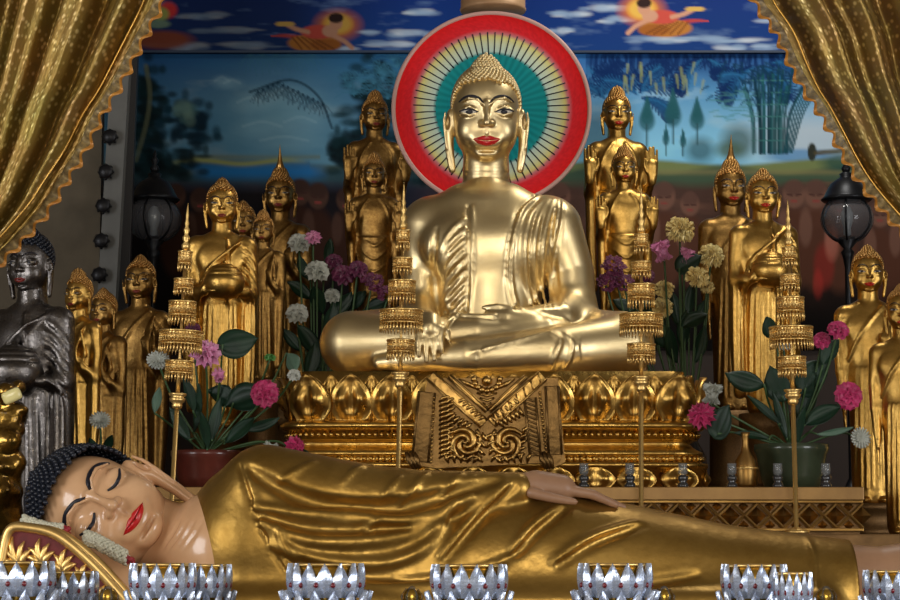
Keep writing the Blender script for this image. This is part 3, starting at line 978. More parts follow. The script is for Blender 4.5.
def altar():
    x0, x1 = P(150, 490, YF).x, P(864, 490, YF).x
    zt = TIER_Z
    zf0, zf1 = P(600, 500, YF).z, P(600, 531, YF).z
    cx = (x0 + x1) / 2; w = x1 - x0
    root = thing('altar_tier', 'wide gilt altar tier with a diamond lattice frieze below the throne', 'altar', (cx, YF, 0))
    bm = bmesh.new()
    add_box(bm, (0, 1.55, (zt + zf0) / 2), (w, 3.10, zt - zf0), bevel=0.004)
    ob('ledge', bm_mesh('altar ledge', bm, mat('ochre gilt ledge', (0.32, 0.18, 0.055), 0.42, 0.45, nscale=6, color2=(0.24, 0.13, 0.04)), smooth=False), root)
    bm = bmesh.new()
    add_box(bm, (0, 1.58, (STEP_Z + zf0) / 2), (w - 0.02, 3.02, zf0 - STEP_Z))
    ob('body', bm_mesh('altar body', bm, MT['gold_brown'], smooth=False), root)
    # lattice frieze: crossing ribs and pointed bosses
    bm = bmesh.new()
    zc = (zf0 + zf1) / 2; hh = (zf0 - zf1) * 0.5
    wdt = 0.118; n = int(w / wdt); wdt = w / n
    y = 0.064
    for i in range(n):
        xc = -w / 2 + wdt * (i + 0.5)
        a, b = (xc - wdt / 2, zc - hh * 0.82), (xc + wdt / 2, zc + hh * 0.82)
        add_tube(bm, [(xc - wdt / 2, y - 0.02, zc - hh * 0.82), (xc, y - 0.026, zc), (xc + wdt / 2, y - 0.02, zc + hh * 0.82)], 0.009, 6)
        add_tube(bm, [(xc - wdt / 2, y - 0.02, zc + hh * 0.82), (xc, y - 0.030, zc), (xc + wdt / 2, y - 0.02, zc - hh * 0.82)], 0.009, 6)
        for dx, dz in ((wdt / 2, 0.0), (0, hh * 0.62), (0, -hh * 0.62)):
            k = 1.0 if dz == 0 else 0.55
            c = Vector((xc + dx, y, zc + dz))
            ps = [c + Vector((-wdt * 0.36 * k, 0, 0)), c + Vector((0, 0, -hh * 0.6 * k)), c + Vector((wdt * 0.36 * k, 0, 0)), c + Vector((0, 0, hh * 0.6 * k))]
            vs = [bm.verts.new(p) for p in ps]
            tp = bm.verts.new(c + Vector((0, -0.028 * k, 0)))
            for q in range(4): bm.faces.new((vs[q], vs[(q + 1) % 4], tp))
    for zz in (zf0 - 0.006, zf1 + 0.006):
        add_box(bm, (0, y - 0.012, zz), (w, 0.05, 0.014), bevel=0.003)
    ob('lattice_frieze', bm_mesh('lattice frieze', bm, MT['gold_old'], smooth=False), root)
    # the lower step the staffs and outer figures stand on
    r2 = thing('altar_step', 'broad low gilt step in front of and beside the altar tier', 'altar step', (cx, YS, 0))
    X0, X1 = -2.9, 2.9
    bm = bmesh.new()
    add_box(bm, (-cx, 1.65, STEP_Z - 0.03), (X1 - X0, 3.3, 0.06), bevel=0.006)
    ob('tread', bm_mesh('step tread', bm, MT['gold_brown'], smooth=False), r2)
    bm = bmesh.new()
    add_box(bm, (-cx, 1.67, (STEP_Z - 0.06) / 2), (X1 - X0 - 0.06, 3.22, STEP_Z - 0.06))
    ob('riser', bm_mesh('step riser', bm, MT['gold_brown'], smooth=False), r2)
altar()
# ------------------------------------------------------------------ standing figures (unit coordinates, soles at z = 0, eyes at z = 16)
_hc = head_field(0.055)
SH_V, SH_Q = _hc.mesh(1)
SH_BVH = bvh_of(SH_V, SH_Q)
EYE = 16.0
HEADM = Matrix.Translation((0, 0, EYE - 0.15)) @ Matrix.Rotation(math.radians(7), 4, 'X') @ Matrix.Diagonal((1, 1, 1.06, 1))

def hand_up(f, x, y, z, s):
    """palm towards the viewer, fingers up; s = side"""
    f.tube([(x, y + 0.1, z - 0.5), (x, y, z + 0.1), (x, y, z + 0.75)], [0.36, 0.46, 0.50], 0.15, fy=1.9)
    for i, l in enumerate((1.15, 1.4, 1.35, 1.05)):
        dx = -0.39 + 0.26 * i
        f.tube([(x + s * -dx, y, z + 0.8), (x + s * -dx * 1.05, y + 0.04, z + 0.8 + l)], [0.135, 0.11], 0.03)
    f.tube([(x - s * 0.42, y - 0.05, z + 0.25), (x - s * 0.62, y - 0.12, z + 0.8), (x - s * 0.58, y - 0.12, z + 1.2)], [0.15, 0.13, 0.09], 0.06)

def stand_body(kind):
    f = Field((-3.6, -2.9, -0.1), (3.6, 1.9, 14.6), 0.085)
    # shoulders, chest, hips, skirt
    f.tube([(-1.55, 0.1, 12.95), (1.55, 0.1, 12.95)], 0.72, 0.5)
    f.tube([(-0.5, 0.1, 13.4), (0.5, 0.1, 13.4)], 0.6, 0.5)
    f.tube([(0, 0.1, 13.3), (0, 0.12, 14.5)], 0.66, 0.2)
    f.ell((0, 0.05, 11.6), (1.85, 1.15, 2.1), 0.4)
    f.ell((0, 0.05, 9.2), (1.55, 1.1, 2.4), 0.8)
    f.tube([(0, 0.05, 8.5), (0, 0.1, 0.75)], [1.5, 1.38], 0.6, fy=1.2)
    for s in (-1, 1):
        f.ell((s * 0.62, -0.5, 0.22), (0.42, 0.9, 0.26), 0.1)
        f.ell((s * 0.8, -0.62, 12.0), (0.8, 0.30, 0.7), 0.5)
        if kind == 'plain' and s == 1: continue
    if kind == 'alms':
        for s in (-1, 1):
            f.tube([(s * 1.9, 0.1, 12.9), (s * 2.1, 0.05, 11.0), (s * 2.05, -0.1, 9.6)], [0.62, 0.52, 0.55], 0.4)
            f.tube([(s * 2.05, -0.2, 9.5), (s * 1.55, -1.2, 9.5), (s * 0.95, -1.75, 9.6)], [0.50, 0.42, 0.34], 0.2)
            f.tube([(s * 2.05, 0.1, 9.6), (s * 2.05, 0.1, 5), (s * 1.9, 0.1, 1.5)], [0.55, 0.52, 0.42], 0.4, fy=0.8)
            f.ell((s * 0.9, -1.75, 9.75), (0.32, 0.4, 0.42), 0.15)
            for i in range(4):
                f.tube([(s * 1.05, -1.95 + 0.1 * i, 9.4 + 0.24 * i), (s * 0.75, -2.35, 9.45 + 0.22 * i), (s * 0.35, -2.62, 9.42 + 0.2 * i)], [0.13, 0.12, 0.09], 0.04)
    elif kind == 'abhaya':
        for s in (-1, 1):
            f.tube([(s * 1.9, 0.1, 12.8), (s * 2.15, 0.1, 11.2), (s * 2.2, -0.1, 9.5)], [0.55, 0.46, 0.42], 0.35)
            f.tube([(s * 2.2, -0.1, 9.5), (s * 2.32, -1.0, 9.9), (s * 2.38, -1.6, 10.4)], [0.42, 0.34, 0.27], 0.15)
            hand_up(f, s * 2.40, -1.7, 10.75, s)
            f.tube([(s * 2.15, 0.0, 9.9), (s * 2.1, 0.1, 6), (s * 1.9, 0.1, 2.0)], [0.42, 0.40, 0.26], 0.35, fy=0.9)
    else:
        for s in (-1, 1):
            f.tube([(s * 1.8, 0.1, 12.8), (s * 2.0, 0.1, 10.8), (s * 1.95, -0.05, 9.0)], [0.55, 0.46, 0.42], 0.35)
        f.tube([(-1.95, -0.05, 9.0), (-1.9, -0.25, 7.6), (-1.85, -0.35, 6.6)], [0.40, 0.32, 0.24], 0.15)
        f.tube([(-1.85, -0.35, 6.6), (-1.82, -0.45, 5.9)], [0.28, 0.24], 0.12, fx=1.6)
        for i in range(4):
            f.tube([(-1.84, -0.70 + 0.18 * i, 6.0), (-1.80, -0.74 + 0.18 * i, 5.0)], [0.11, 0.08], 0.03)
        f.tube([(1.95, -0.05, 9.0), (1.6, -0.9, 9.6), (1.1, -1.25, 10.4)], [0.42, 0.34, 0.26], 0.15)
        f.ell((0.95, -1.32, 10.75), (0.3, 0.24, 0.38), 0.1)
        for i in range(4):
            f.tube([(0.80 + 0.12 * i, -1.45, 10.9), (0.62 + 0.13 * i, -1.55, 11.25), (0.66 + 0.12 * i, -1.42, 11.5)], [0.11, 0.10, 0.08], 0.03)
        f.tube([(1.85, 0.0, 9.2), (1.8, 0.1, 5), (1.7, 0.1, 1.6)], [0.5, 0.5, 0.35], 0.4)
    # drapery
    if kind == 'alms':
        for i in range(8):
            x1 = 1.5 - 0.10 * i
            f.fold([(x1, 13.3 - 0.08 * i), (0.9 - 0.3 * i, 12.6 - 0.25 * i), (-0.4 - 0.2 * i, 11.2 - 0.35 * i), (-1.7, 9.7 - 0.4 * i)], 0.10, 0.12)
        f.fold([(0.35, 13.25), (0.5, 12.0), (0.45, 10.9), (0.45, 8), (0.45, 4), (0.42, 1.2)], 0.13, 0.10, taper=False)
        for i in range(6):
            f.fold([(1.5, 12.9 - i * 0.55), (2.0, 12.5 - i * 0.6), (2.5, 11.7 - i * 0.62)], 0.13, 0.14)
        for x in (-1.15, -0.8, -0.45, -0.1, 0.2, 0.75, 1.05):
            f.fold([(x * 1.0, 8.6), (x * 1.05, 5), (x * 1.1, 1.0)], 0.13, 0.15)
        for s in (-1, 1):
            for x in (1.75, 2.05, 2.35):
                f.fold([(s * x, 9.0), (s * x, 5), (s * (x - 0.1), 1.6)], 0.12, 0.14)
    elif kind == 'abhaya':
        for s in (-1, 1):
            f.fold([(s * 0.5, 13.4), (s * 1.25, 12.2), (s * 1.55, 10.5), (s * 1.5, 7), (s * 1.45, 2.0)], 0.11, 0.10, taper=False)
        for i in range(6):
            z = 9.0 - i * 1.25
            f.fold([(-1.2, z + 0.5), (0, z - 0.35), (1.2, z + 0.5)], 0.10, 0.14)
        f.fold([(-1.5, 9.6), (0, 9.4), (1.5, 9.6)], 0.12, 0.12)
    else:
        f.fold([(0.9, 13.5), (-0.1, 12.4), (-0.9, 11.2), (-1.5, 9.8)], 0.12, 0.10, taper=False)
        for i in range(6):
            f.fold([(1.3, 13.2 - i * 0.1), (0.9 + 0.1 * i, 12.0), (0.7 + 0.16 * i, 10.2), (0.9 + 0.14 * i, 8.6)], 0.11, 0.13)
        for x in (-1.15, -0.8, -0.45, -0.1, 0.25, 0.6, 0.95):
            f.fold([(x * 0.9, 9.2), (x, 5), (x * 1.1, 1.0)], 0.12, 0.15)
    f.cut_below(0.0)
    return f.mesh(1)

BODIES = {k: stand_body(k) for k in ('alms', 'abhaya', 'plain')}
_mesh_cache = {}
KNEE = 11.0
def drop(z, q):
    return (KNEE - (KNEE - z) * q if z < KNEE else z) - KNEE * (1 - q)
def stand_mesh(kind, mk, q=1.0):
    if (kind, mk, q) not in _mesh_cache:
        V, Q = join_np(BODIES[kind], (xf(SH_V, HEADM), SH_Q))
        if q != 1.0:
            V = V.copy()
            V[:, 2] = np.where(V[:, 2] < KNEE, KNEE - (KNEE - V[:, 2]) * q, V[:, 2]) - KNEE * (1 - q)
        _mesh_cache[(kind, mk, q)] = mesh_np('standing %s body' % kind, V, Q, MT[mk])
    return _mesh_cache[(kind, mk, q)]
def hair_mesh(hk, mk):
    if (hk, mk) not in _mesh_cache:
        _mesh_cache[(hk, mk)] = mesh_np('%s hair' % hk, *hair_np(hk, 0.115, 1.0), MT[mk])
    return _mesh_cache[(hk, mk)]
FEATS = face_meshes(SH_BVH, 'standing ', thick=0.8, lip=(0.9, 0.85))
FEATS_DIM = face_meshes(SH_BVH, 'aged ', lipm='lip_dark', thick=0.75, lip=(0.82, 0.8), whitem='white_dim')  # darker lips and eye whites, used for the left-hand statues
def bowl_mesh(mk):
    if ('bowl', mk) not in _mesh_cache:
        bm = bmesh.new()
        add_lathe(bm, [(0.2, -1.25), (0.9, -1.1), (1.35, -0.6), (1.48, 0.0), (1.38, 0.40), (1.30, 0.42), (1.34, 0.50), (1.22, 0.72), (1.15, 0.73), (1.16, 0.80), (0.98, 1.0), (0.9, 1.0), (0.9, 1.06), (0.5, 1.28), (0.15, 1.35), (0.15, 1.48), (0.02, 1.55)], 32)
        _mesh_cache[('bowl', mk)] = bm_mesh('alms bowl', bm, MT[mk])
    return _mesh_cache[('bowl', mk)]

def statue(px, py, u, Y, kind, hk, mk, yaw, support, label, hmk='gold_hair', cat='statue', group=None):
    E = P(px, py, Y)
    s = u * M1(Y)
    z0 = E.z - s * EYE
    q = 1.0
    if z0 < support + 0.02:                  # robe shortened so the soles rest on the step
        q = round(1 - (EYE - (E.z - support) / s) / KNEE, 3)
        z0 = support
    HM = Matrix.Translation((0, 0, -KNEE * (1 - q))) @ HEADM
    root = thing('standing_buddha', label, cat, (E.x, Y, z0), (0, 0, math.radians(yaw)), group, s)
    ob('body', stand_mesh(kind, mk, q), root)
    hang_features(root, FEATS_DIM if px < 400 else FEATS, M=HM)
    h = ob('hair', hair_mesh(hk, hmk), root)
    h.matrix_local = HM
    if kind == 'alms':
        ob('alms_bowl', bowl_mesh(mk), root, (0.2, -1.55, drop(10.15, q)))
    d = (z0 - support) / s
    if d > 0.05:
        bm = bmesh.new()
        add_lathe(bm, [(2.0, -d), (2.0, -d * 0.8), (1.8, -d * 0.75), (1.75, -d * 0.25), (2.0, -d * 0.2), (2.0, 0.0)], 28, cap=True, sy=0.85)
        ob('plinth', bm_mesh('plinth', bm, MT['gold_brown']), root, (0, 0, 0.0))
    elif d < -0.05:
        print('BELOW SUPPORT', label, d * s)
    return root

REAR_Z = P(500, 372, 1.0).z
def rear_shelf():
    for nm, x0, x1, lab in (('left', P(352, 372, 0.62).x, P(405, 372, 0.62).x, 'dark gilt rear riser behind the throne, under the pair left of the halo'), ('right', P(596, 372, 0.62).x, P(648, 372, 0.62).x, 'dark gilt rear riser behind the throne, under the pair right of the halo')):
        r = thing('rear_riser', lab, 'altar step', ((x0 + x1) / 2, 0.62, TIER_Z))
        bm = bmesh.new()
        add_box(bm, (0, 0.5, (REAR_Z - TIER_Z) / 2), (x1 - x0, 1.0, REAR_Z - TIER_Z), bevel=0.01)
        ob('block', bm_mesh('rear riser', bm, MT['gold_brown'], smooth=False), r)
rear_shelf()
statue(30, 262, 20, -0.75, 'alms', 'bun', 'silver_dark', -22, STEP_Z, 'dark silver robed Buddha with black hair under the left curtain edge', 'curl_black')
statue(78, 293, 12.2, -0.32, 'plain', 'beehive', 'gold', -30, STEP_Z, 'gold Buddha with tall topknot turned sideways, beside the dark silver one')
statue(103, 309, 11.8, 0.12, 'plain', 'bun', 'gold_old', -28, STEP_Z, 'dull gold Buddha turned sideways, half behind the gold one with a tall topknot')
statue(140, 279, 13.6, 0.55, 'plain', 'bun', 'gold_old', -8, STEP_Z, 'dark gold Buddha below the left lantern, behind the first tiered staff')
statue(222, 203, 14.3, 0.12, 'alms', 'bun', 'gold', 6, TIER_Z, 'tall gold Buddha holding a bowl, left of the throne above the pink lotuses')
statue(243, 221, 11.5, 0.98, 'plain', 'bun', 'gold_old', 4, TIER_Z, 'small gold head peeking over the shoulder of the left bowl-holding Buddha')
statue(263, 229, 9.6, 0.55, 'plain', 'beehive', 'gold_old', -5, TIER_Z, 'slim gold Buddha with a tall topknot beside the left bowl-holding one')
statue(280, 193, 13.6, 1.42, 'plain', 'spire', 'gold_old', -4, TIER_Z, 'dark gold spire-crowned Buddha at the back, left of the halo')
statue(375, 114, 12.0, 1.25, 'abhaya', 'beehive', 'gold_old', 10, REAR_Z, 'dark gold Buddha with raised palms, taller of the pair left of the halo')
statue(374, 173, 10.4, 0.80, 'abhaya', 'beehive', 'gold_old', 4, REAR_Z, 'shorter dark gold Buddha with raised palms, front one of the pair left of halo')
statue(617, 112, 13.0, 1.30, 'abhaya', 'beehive', 'gold', 5, REAR_Z, 'gold Buddha with raised palms, taller of the pair right of the halo')
statue(624, 167, 11.0, 0.85, 'abhaya', 'beehive', 'gold', 4, REAR_Z, 'shorter gold Buddha with raised palms, front one of the pair right of halo')
statue(731, 186, 14.3, 0.85, 'plain', 'spire', 'gold_old', 6, TIER_Z, 'spire-crowned gold Buddha behind the right bowl-holding one')
statue(763, 193, 14.0, 0.10, 'alms', 'bun', 'gold', 4, TIER_Z, 'tall gold Buddha holding a bowl, right of the throne behind the rightmost tiered staff')
statue(868, 271, 14.6, -0.22, 'plain', 'bun', 'gold', -4, STEP_Z, 'gold Buddha with bright red lips below the right lantern')
statue(902, 309, 14.3, -0.68, 'plain', 'bun', 'gold', -14, STEP_Z, 'gold Buddha cut off by the right edge, nearest the front there')
# ------------------------------------------------------------------ the reclining statue, its pillow and bed
YR = -1.85
MR = M1(YR)
BED_Z = P(450, 622, YR).z
RO = Vector((P(480, 600, YR).x, YR, BED_Z))
def rp(px, py, dy=0.0):
    p = P(px, py, YR) - RO
    return (p.x, dy, p.z)

def reclining():
    root = thing('reclining_buddha', 'reclining Buddha with closed eyes, peach face and dark gold robe before the altar', 'statue', RO)
    X0, X1 = rp(205, 600)[0], rp(852, 600)[0]
    f = Field((X0 - 0.1, -0.55, -0.02), (X1 + 0.05, 0.45, 0.85), 0.0095)
    def T(pts, rad, k, fy=1.0):
        f.tube([rp(*p) for p in pts], [r * MR for r in rad], k, fy=fy)
    T([(262, 545, 0.02), (300, 548, 0.02), (400, 566, 0.02), (480, 568, 0.02), (560, 570, 0.02), (625, 575, 0.02), (720, 588, 0.0), (800, 595, 0.0), (846, 596, 0.0)], [82, 84, 74, 76, 78, 70, 63, 60, 56], 0.05)
    T([(232, 560, 0.0), (262, 530, 0.0)], [44, 62], 0.1)
    # arm laid along the side
    T([(268, 492, -0.10), (330, 500, -0.13), (400, 506, -0.13)], [46, 41, 35], 0.05)
    T([(400, 506, -0.13), (470, 498, -0.13), (516, 490, -0.12)], [35, 26, 17], 0.03)
    # front flap resting on the bed
    f.box((rp(520, 600)[0], -0.12, 0.06), (1.25, 0.24, 0.07), 0.05, 0.12)
    # feet end cut
    f.box((rp(852, 560)[0] + 0.12 + 0.045 * 0, 0, 0.3), (0.13, 0.8, 0.7), 0.005, 0.008, sub=True)
    F = lambda pts, r, k=None, sub=False, taper=True: f.fold([rp(*p)[0::2] for p in pts], r, k, sub, taper=taper)
    # sleeve edge
    F([(250, 470), (300, 497), (350, 510), (404, 508), (450, 495), (495, 482)], 0.038, 0.028, sub=True)
    # robe edge across the chest
    F([(246, 468), (258, 500), (272, 535), (290, 566)], 0.014, 0.012, sub=True, taper=False)
    F([(250, 468), (262, 500), (276, 535), (294, 566)], 0.013, 0.016, taper=False)
    # hanging folds from the shoulder
    F([(262, 508), (310, 515), (360, 517), (405, 522), (445, 512), (470, 497)], 0.022, 0.026)
    F([(268, 524), (310, 540), (360, 542), (410, 535), (440, 518), (455, 503)], 0.024, 0.028)
    F([(266, 516), (310, 528), (360, 530), (408, 528)], 0.014, 0.024, sub=True)
    F([(278, 545), (330, 560), (390, 562), (430, 545), (446, 520)], 0.020, 0.026)
    F([(288, 556), (340, 574), (400, 582), (480, 570), (520, 548)], 0.018, 0.026, sub=True)
    F([(284, 527), (290, 545), (304, 562)], 0.02, 0.02)
    F([(330, 574), (380, 586), (440, 584), (500, 568)], 0.022, 0.03)
    for l in ([(441, 556), (470, 522), (505, 486)], [(508, 552), (530, 528), (562, 503)], [(549, 562), (585, 540), (632, 523)]):
        F(l, 0.022, 0.022)
        F([(x + 7, y + 3) for x, y in l], 0.016, 0.025, sub=True)
    for l in ([(365, 534), (374, 526), (383, 519)], [(285, 484), (300, 474), (318, 464)], [(345, 486), (356, 474), (366, 467)], [(384, 500), (394, 488), (402, 478)], [(440, 500), (452, 484), (464, 472)], [(400, 508), (416, 488), (428, 474)]):
        F(l, 0.012, 0.016)
    F([(600, 585), (640, 582), (690, 574)], 0.016, 0.025, sub=True)
    F([(802, 533), (806, 560), (803, 600)], 0.012, 0.012)
    f.cut_below(0.004)
    V, Q = f.mesh(1)
    o = ob('robe', mesh_np('reclining robe', V, Q, MT['gold_robe']), root)
    o['label'] = 'dark gold robe with hanging folds'
    # skin: neck and chest, hand, foot, forearm under the cheek, held together by a core inside the robe
    g = Field((rp(40, 600)[0], -0.5, -0.02), (rp(935, 600)[0], 0.42, 0.80), 0.0088)
    def G(pts, rad, k, **kw):
        g.tube([rp(*p) for p in pts], [r * MR for r in rad], k, **kw)
    G([(128, 524, 0.06), (178, 543, 0.05), (240, 552, 0.03)], [38, 36, 58], 0.06)
    G([(230, 552, 0.0), (300, 556, 0.02), (560, 575, 0.02), (720, 590, 0), (842, 592, 0)], [66, 62, 52, 40, 34], 0.05)
    G([(228, 545, 0.0), (205, 562, -0.02), (205, 596, -0.02)], [46, 42, 40], 0.06)
    G([(836, 578, 0), (880, 580, 0), (925, 578, 0)], [34, 33, 38], 0.04)
    G([(850, 606, -0.08), (905, 606, -0.08), (935, 604, -0.08)], [30, 30, 34], 0.02)
    # neck creases
    for d in (0, 8, 16, 24):
        g.fold([rp(*p)[0::2] for p in ((184 + d, 522), (177 + d, 534), (166 + d, 549))], 0.009, 0.009, sub=True)
    # hand on the thigh
    G([(505, 491, -0.11), (535, 486, -0.10), (560, 490, -0.09)], [13, 15, 15], 0.03)
    for i, dl in enumerate((-8, 0, 4, -6)):
        dy = -0.15 + 0.034 * i
        G([(556, 488 + (1.5 if i in (0, 3) else 0), dy + 0.03), (590, 495, dy + 0.03), (622 + dl, 508 + dl * 0.3, dy + 0.04)], [6.0, 5.2, 3.6], 0.006)
    G([(530, 494, -0.17), (550, 499, -0.19), (572, 503, -0.19)], [5.5, 5.0, 3.6], 0.01)
    # forearm and palm under the head
    G([(175, 622, -0.14), (128, 586, -0.16), (92, 560, -0.14)], [31, 25, 17], 0.05)
    G([(92, 560, -0.14), (70, 545, -0.12), (56, 537, -0.10)], [17, 12, 8], 0.03)
    g.cut_below(0.004)
    V2, Q2 = g.mesh(1)
    hf = head_field(0.028, closed=True, neck=False)
    hv, hq = hf.mesh(1)
    bv = bvh_of(hv, hq)
    u = 48.5 * MR
    dx = Vector((0.88, 0, 0.475)).normalized()
    zx = Vector((-0.88, 0, 0.475)).normalized()
    xx = Vector((0.475, 0, 0.88)).normalized()
    yy = zx.cross(xx)
    R = Matrix((xx, yy, zx)).transposed().to_4x4() @ Matrix.Rotation(math.radians(12), 4, 'Z') @ Matrix.Diagonal((u, u, u * 1.02, 1))
    e = R @ Vector((0.0, -0.9, 0.10))
    c = Vector(rp(106, 502, -0.17)) - e
    M = Matrix.Translation(c) @ R
    V, Q = join_np((V2, Q2), (xf(hv, M), hq))
    mi = (V[Q].mean(1)[:, 0] > rp(498, 500)[0]).astype(np.int32)  # thigh hand and feet get the darker, rougher skin tone, split by x
    o = ob('body', mesh_np('reclining skin', V, Q, [MT['skin'], MT['skin_tan']], mi=mi), root)
    o['label'] = 'peach painted face, neck, hands and feet'
    hang_features(root, face_meshes(bv, 'reclining ', thick=1.3, eyes=False, lip=(0.88, 0.72)), M=M)
    h = ob('hair', mesh_np('reclining curls', *hair_np('bun', 0.062, 0.9, ICO1, 1.17), MT['curl_black']), root)
    h.matrix_local = M
    h['label'] = 'tight blue-black curls'
reclining()

def pillow():
    YP = YR - 0.50
    o = P(60, 600, YP)
    root = thing('triangular_pillow', 'dark red bolster with gold leaf scrolls and gold piping under the reclining head', 'pillow', (o.x, YP, BED_Z))
    L = lambda px, py: (P(px, py, YP).x - o.x, P(px, py, YP).z - BED_Z)
    edge = crom([(-6, 612), (2, 560), (10, 530), (30, 528), (58, 536), (90, 562), (118, 592), (140, 618)], 6)
    poly = [L(*p) for p in edge]
    zmin = 0.0
    poly = [(x, max(z, 0.028)) for x, z in poly]
    bm = bmesh.new()
    add_prism(bm, poly[::-1], 0.0, 0.19)
    b = ob('cushion', bm_mesh('pillow cushion', bm, mat('dark red velvet', (0.16, 0.012, 0.012), 0.6, noise=0.4, nscale=20, sheen=0.3), smooth=False), root)
    bm = bmesh.new()
    add_tube(bm, [(x, -0.005, z) for x, z in poly], 0.020, 8)
    p = ob('piping', bm_mesh('pillow piping', bm, MT['brass']), root); p['label'] = 'broad gold piping'
    bm = bmesh.new()
    add_tube(bm, [(x, 0.19, z) for x, z in poly], 0.018, 8)
    p = ob('piping', bm_mesh('pillow piping', bm, MT['brass']), root); p['label'] = 'broad gold piping'
    # gold leaf scrolls
    r2 = random.Random(5)
    m = MT['brass']
    for (px, py, ang, l) in ((20, 568, 1.9, 30), (42, 566, 1.75, 26), (62, 574, 1.5, 24), (80, 586, 1.35, 22), (16, 600, 1.7, 28), (46, 602, 1.7, 28), (72, 608, 1.5, 24), (100, 604, 1.4, 18)):
        bm = bmesh.new()
        x, z = L(px, py)
        for k in range(5):
            a = ang + (k - 2) * 0.40
            ln = l * MR * (1.0 - 0.16 * abs(k - 2))
            d = Vector((math.cos(a), 0, math.sin(a))); e = Vector((-d.z, 0, d.x)) * (1 if k < 3 else -1)
            c = Vector((x, -0.004, z))
            add_tube(bm, [c, c + d * ln * 0.4 + e * ln * 0.08, c + d * ln * 0.75 + e * ln * 0.05, c + d * ln - e * ln * 0.08], [0.006, 0.015, 0.012, 0.003], 6)
        ob('leaf_scroll', bm_mesh('leaf scroll', bm, m), root)
pillow()

def bed():
    x0, x1 = -2.7, 2.7
    root = thing('reclining_bed', 'low gilt bed carrying the reclining Buddha, mostly below the frame', 'bed', (0, YR, 0))
    bm = bmesh.new()
    add_box(bm, (0, -0.02, BED_Z - 0.05), (x1 - x0, 1.15, 0.10), bevel=0.01)
    ob('top', bm_mesh('bed top', bm, MT['gold_brown'], smooth=False), root)
    bm = bmesh.new()
    add_box(bm, (0, -0.02, (BED_Z - 0.1) / 2), (x1 - x0 - 0.1, 1.05, BED_Z - 0.1))
    ob('base', bm_mesh('bed base', bm, MT['gold_brown'], smooth=False), root)
bed()
# ------------------------------------------------------------------ the hall: walls, painted back wall, curtains
YW = 2.35
def struct(name, me, loc=(0, 0, 0)):
    return tag(ob(name, me, None, loc), kind='structure')

def box_struct(name, c, s, m):
    bm = bmesh.new(); add_box(bm, (0, 0, 0), s)
    return struct(name, bm_mesh(name, bm, m, smooth=False), c)

M_PLASTER = mat('dim cream plaster', (0.30, 0.25, 0.19), 0.8, noise=0.25, nscale=3)
box_struct('floor', (0, -6.2, -0.05), (14, 18, 0.1), mat('dark tiled floor', (0.16, 0.12, 0.09), 0.35, noise=0.3, nscale=2))
box_struct('ceiling', (0, -6.2, 6.25), (14, 18, 0.1), M_PLASTER)
box_struct('wall_left', (-6.95, -6.2, 3.1), (0.1, 18, 6.2), M_PLASTER)
box_struct('wall_right', (6.95, -6.2, 3.1), (0.1, 18, 6.2), M_PLASTER)
box_struct('wall_front', (0, -15.15, 3.1), (14, 0.1, 6.2), M_PLASTER)

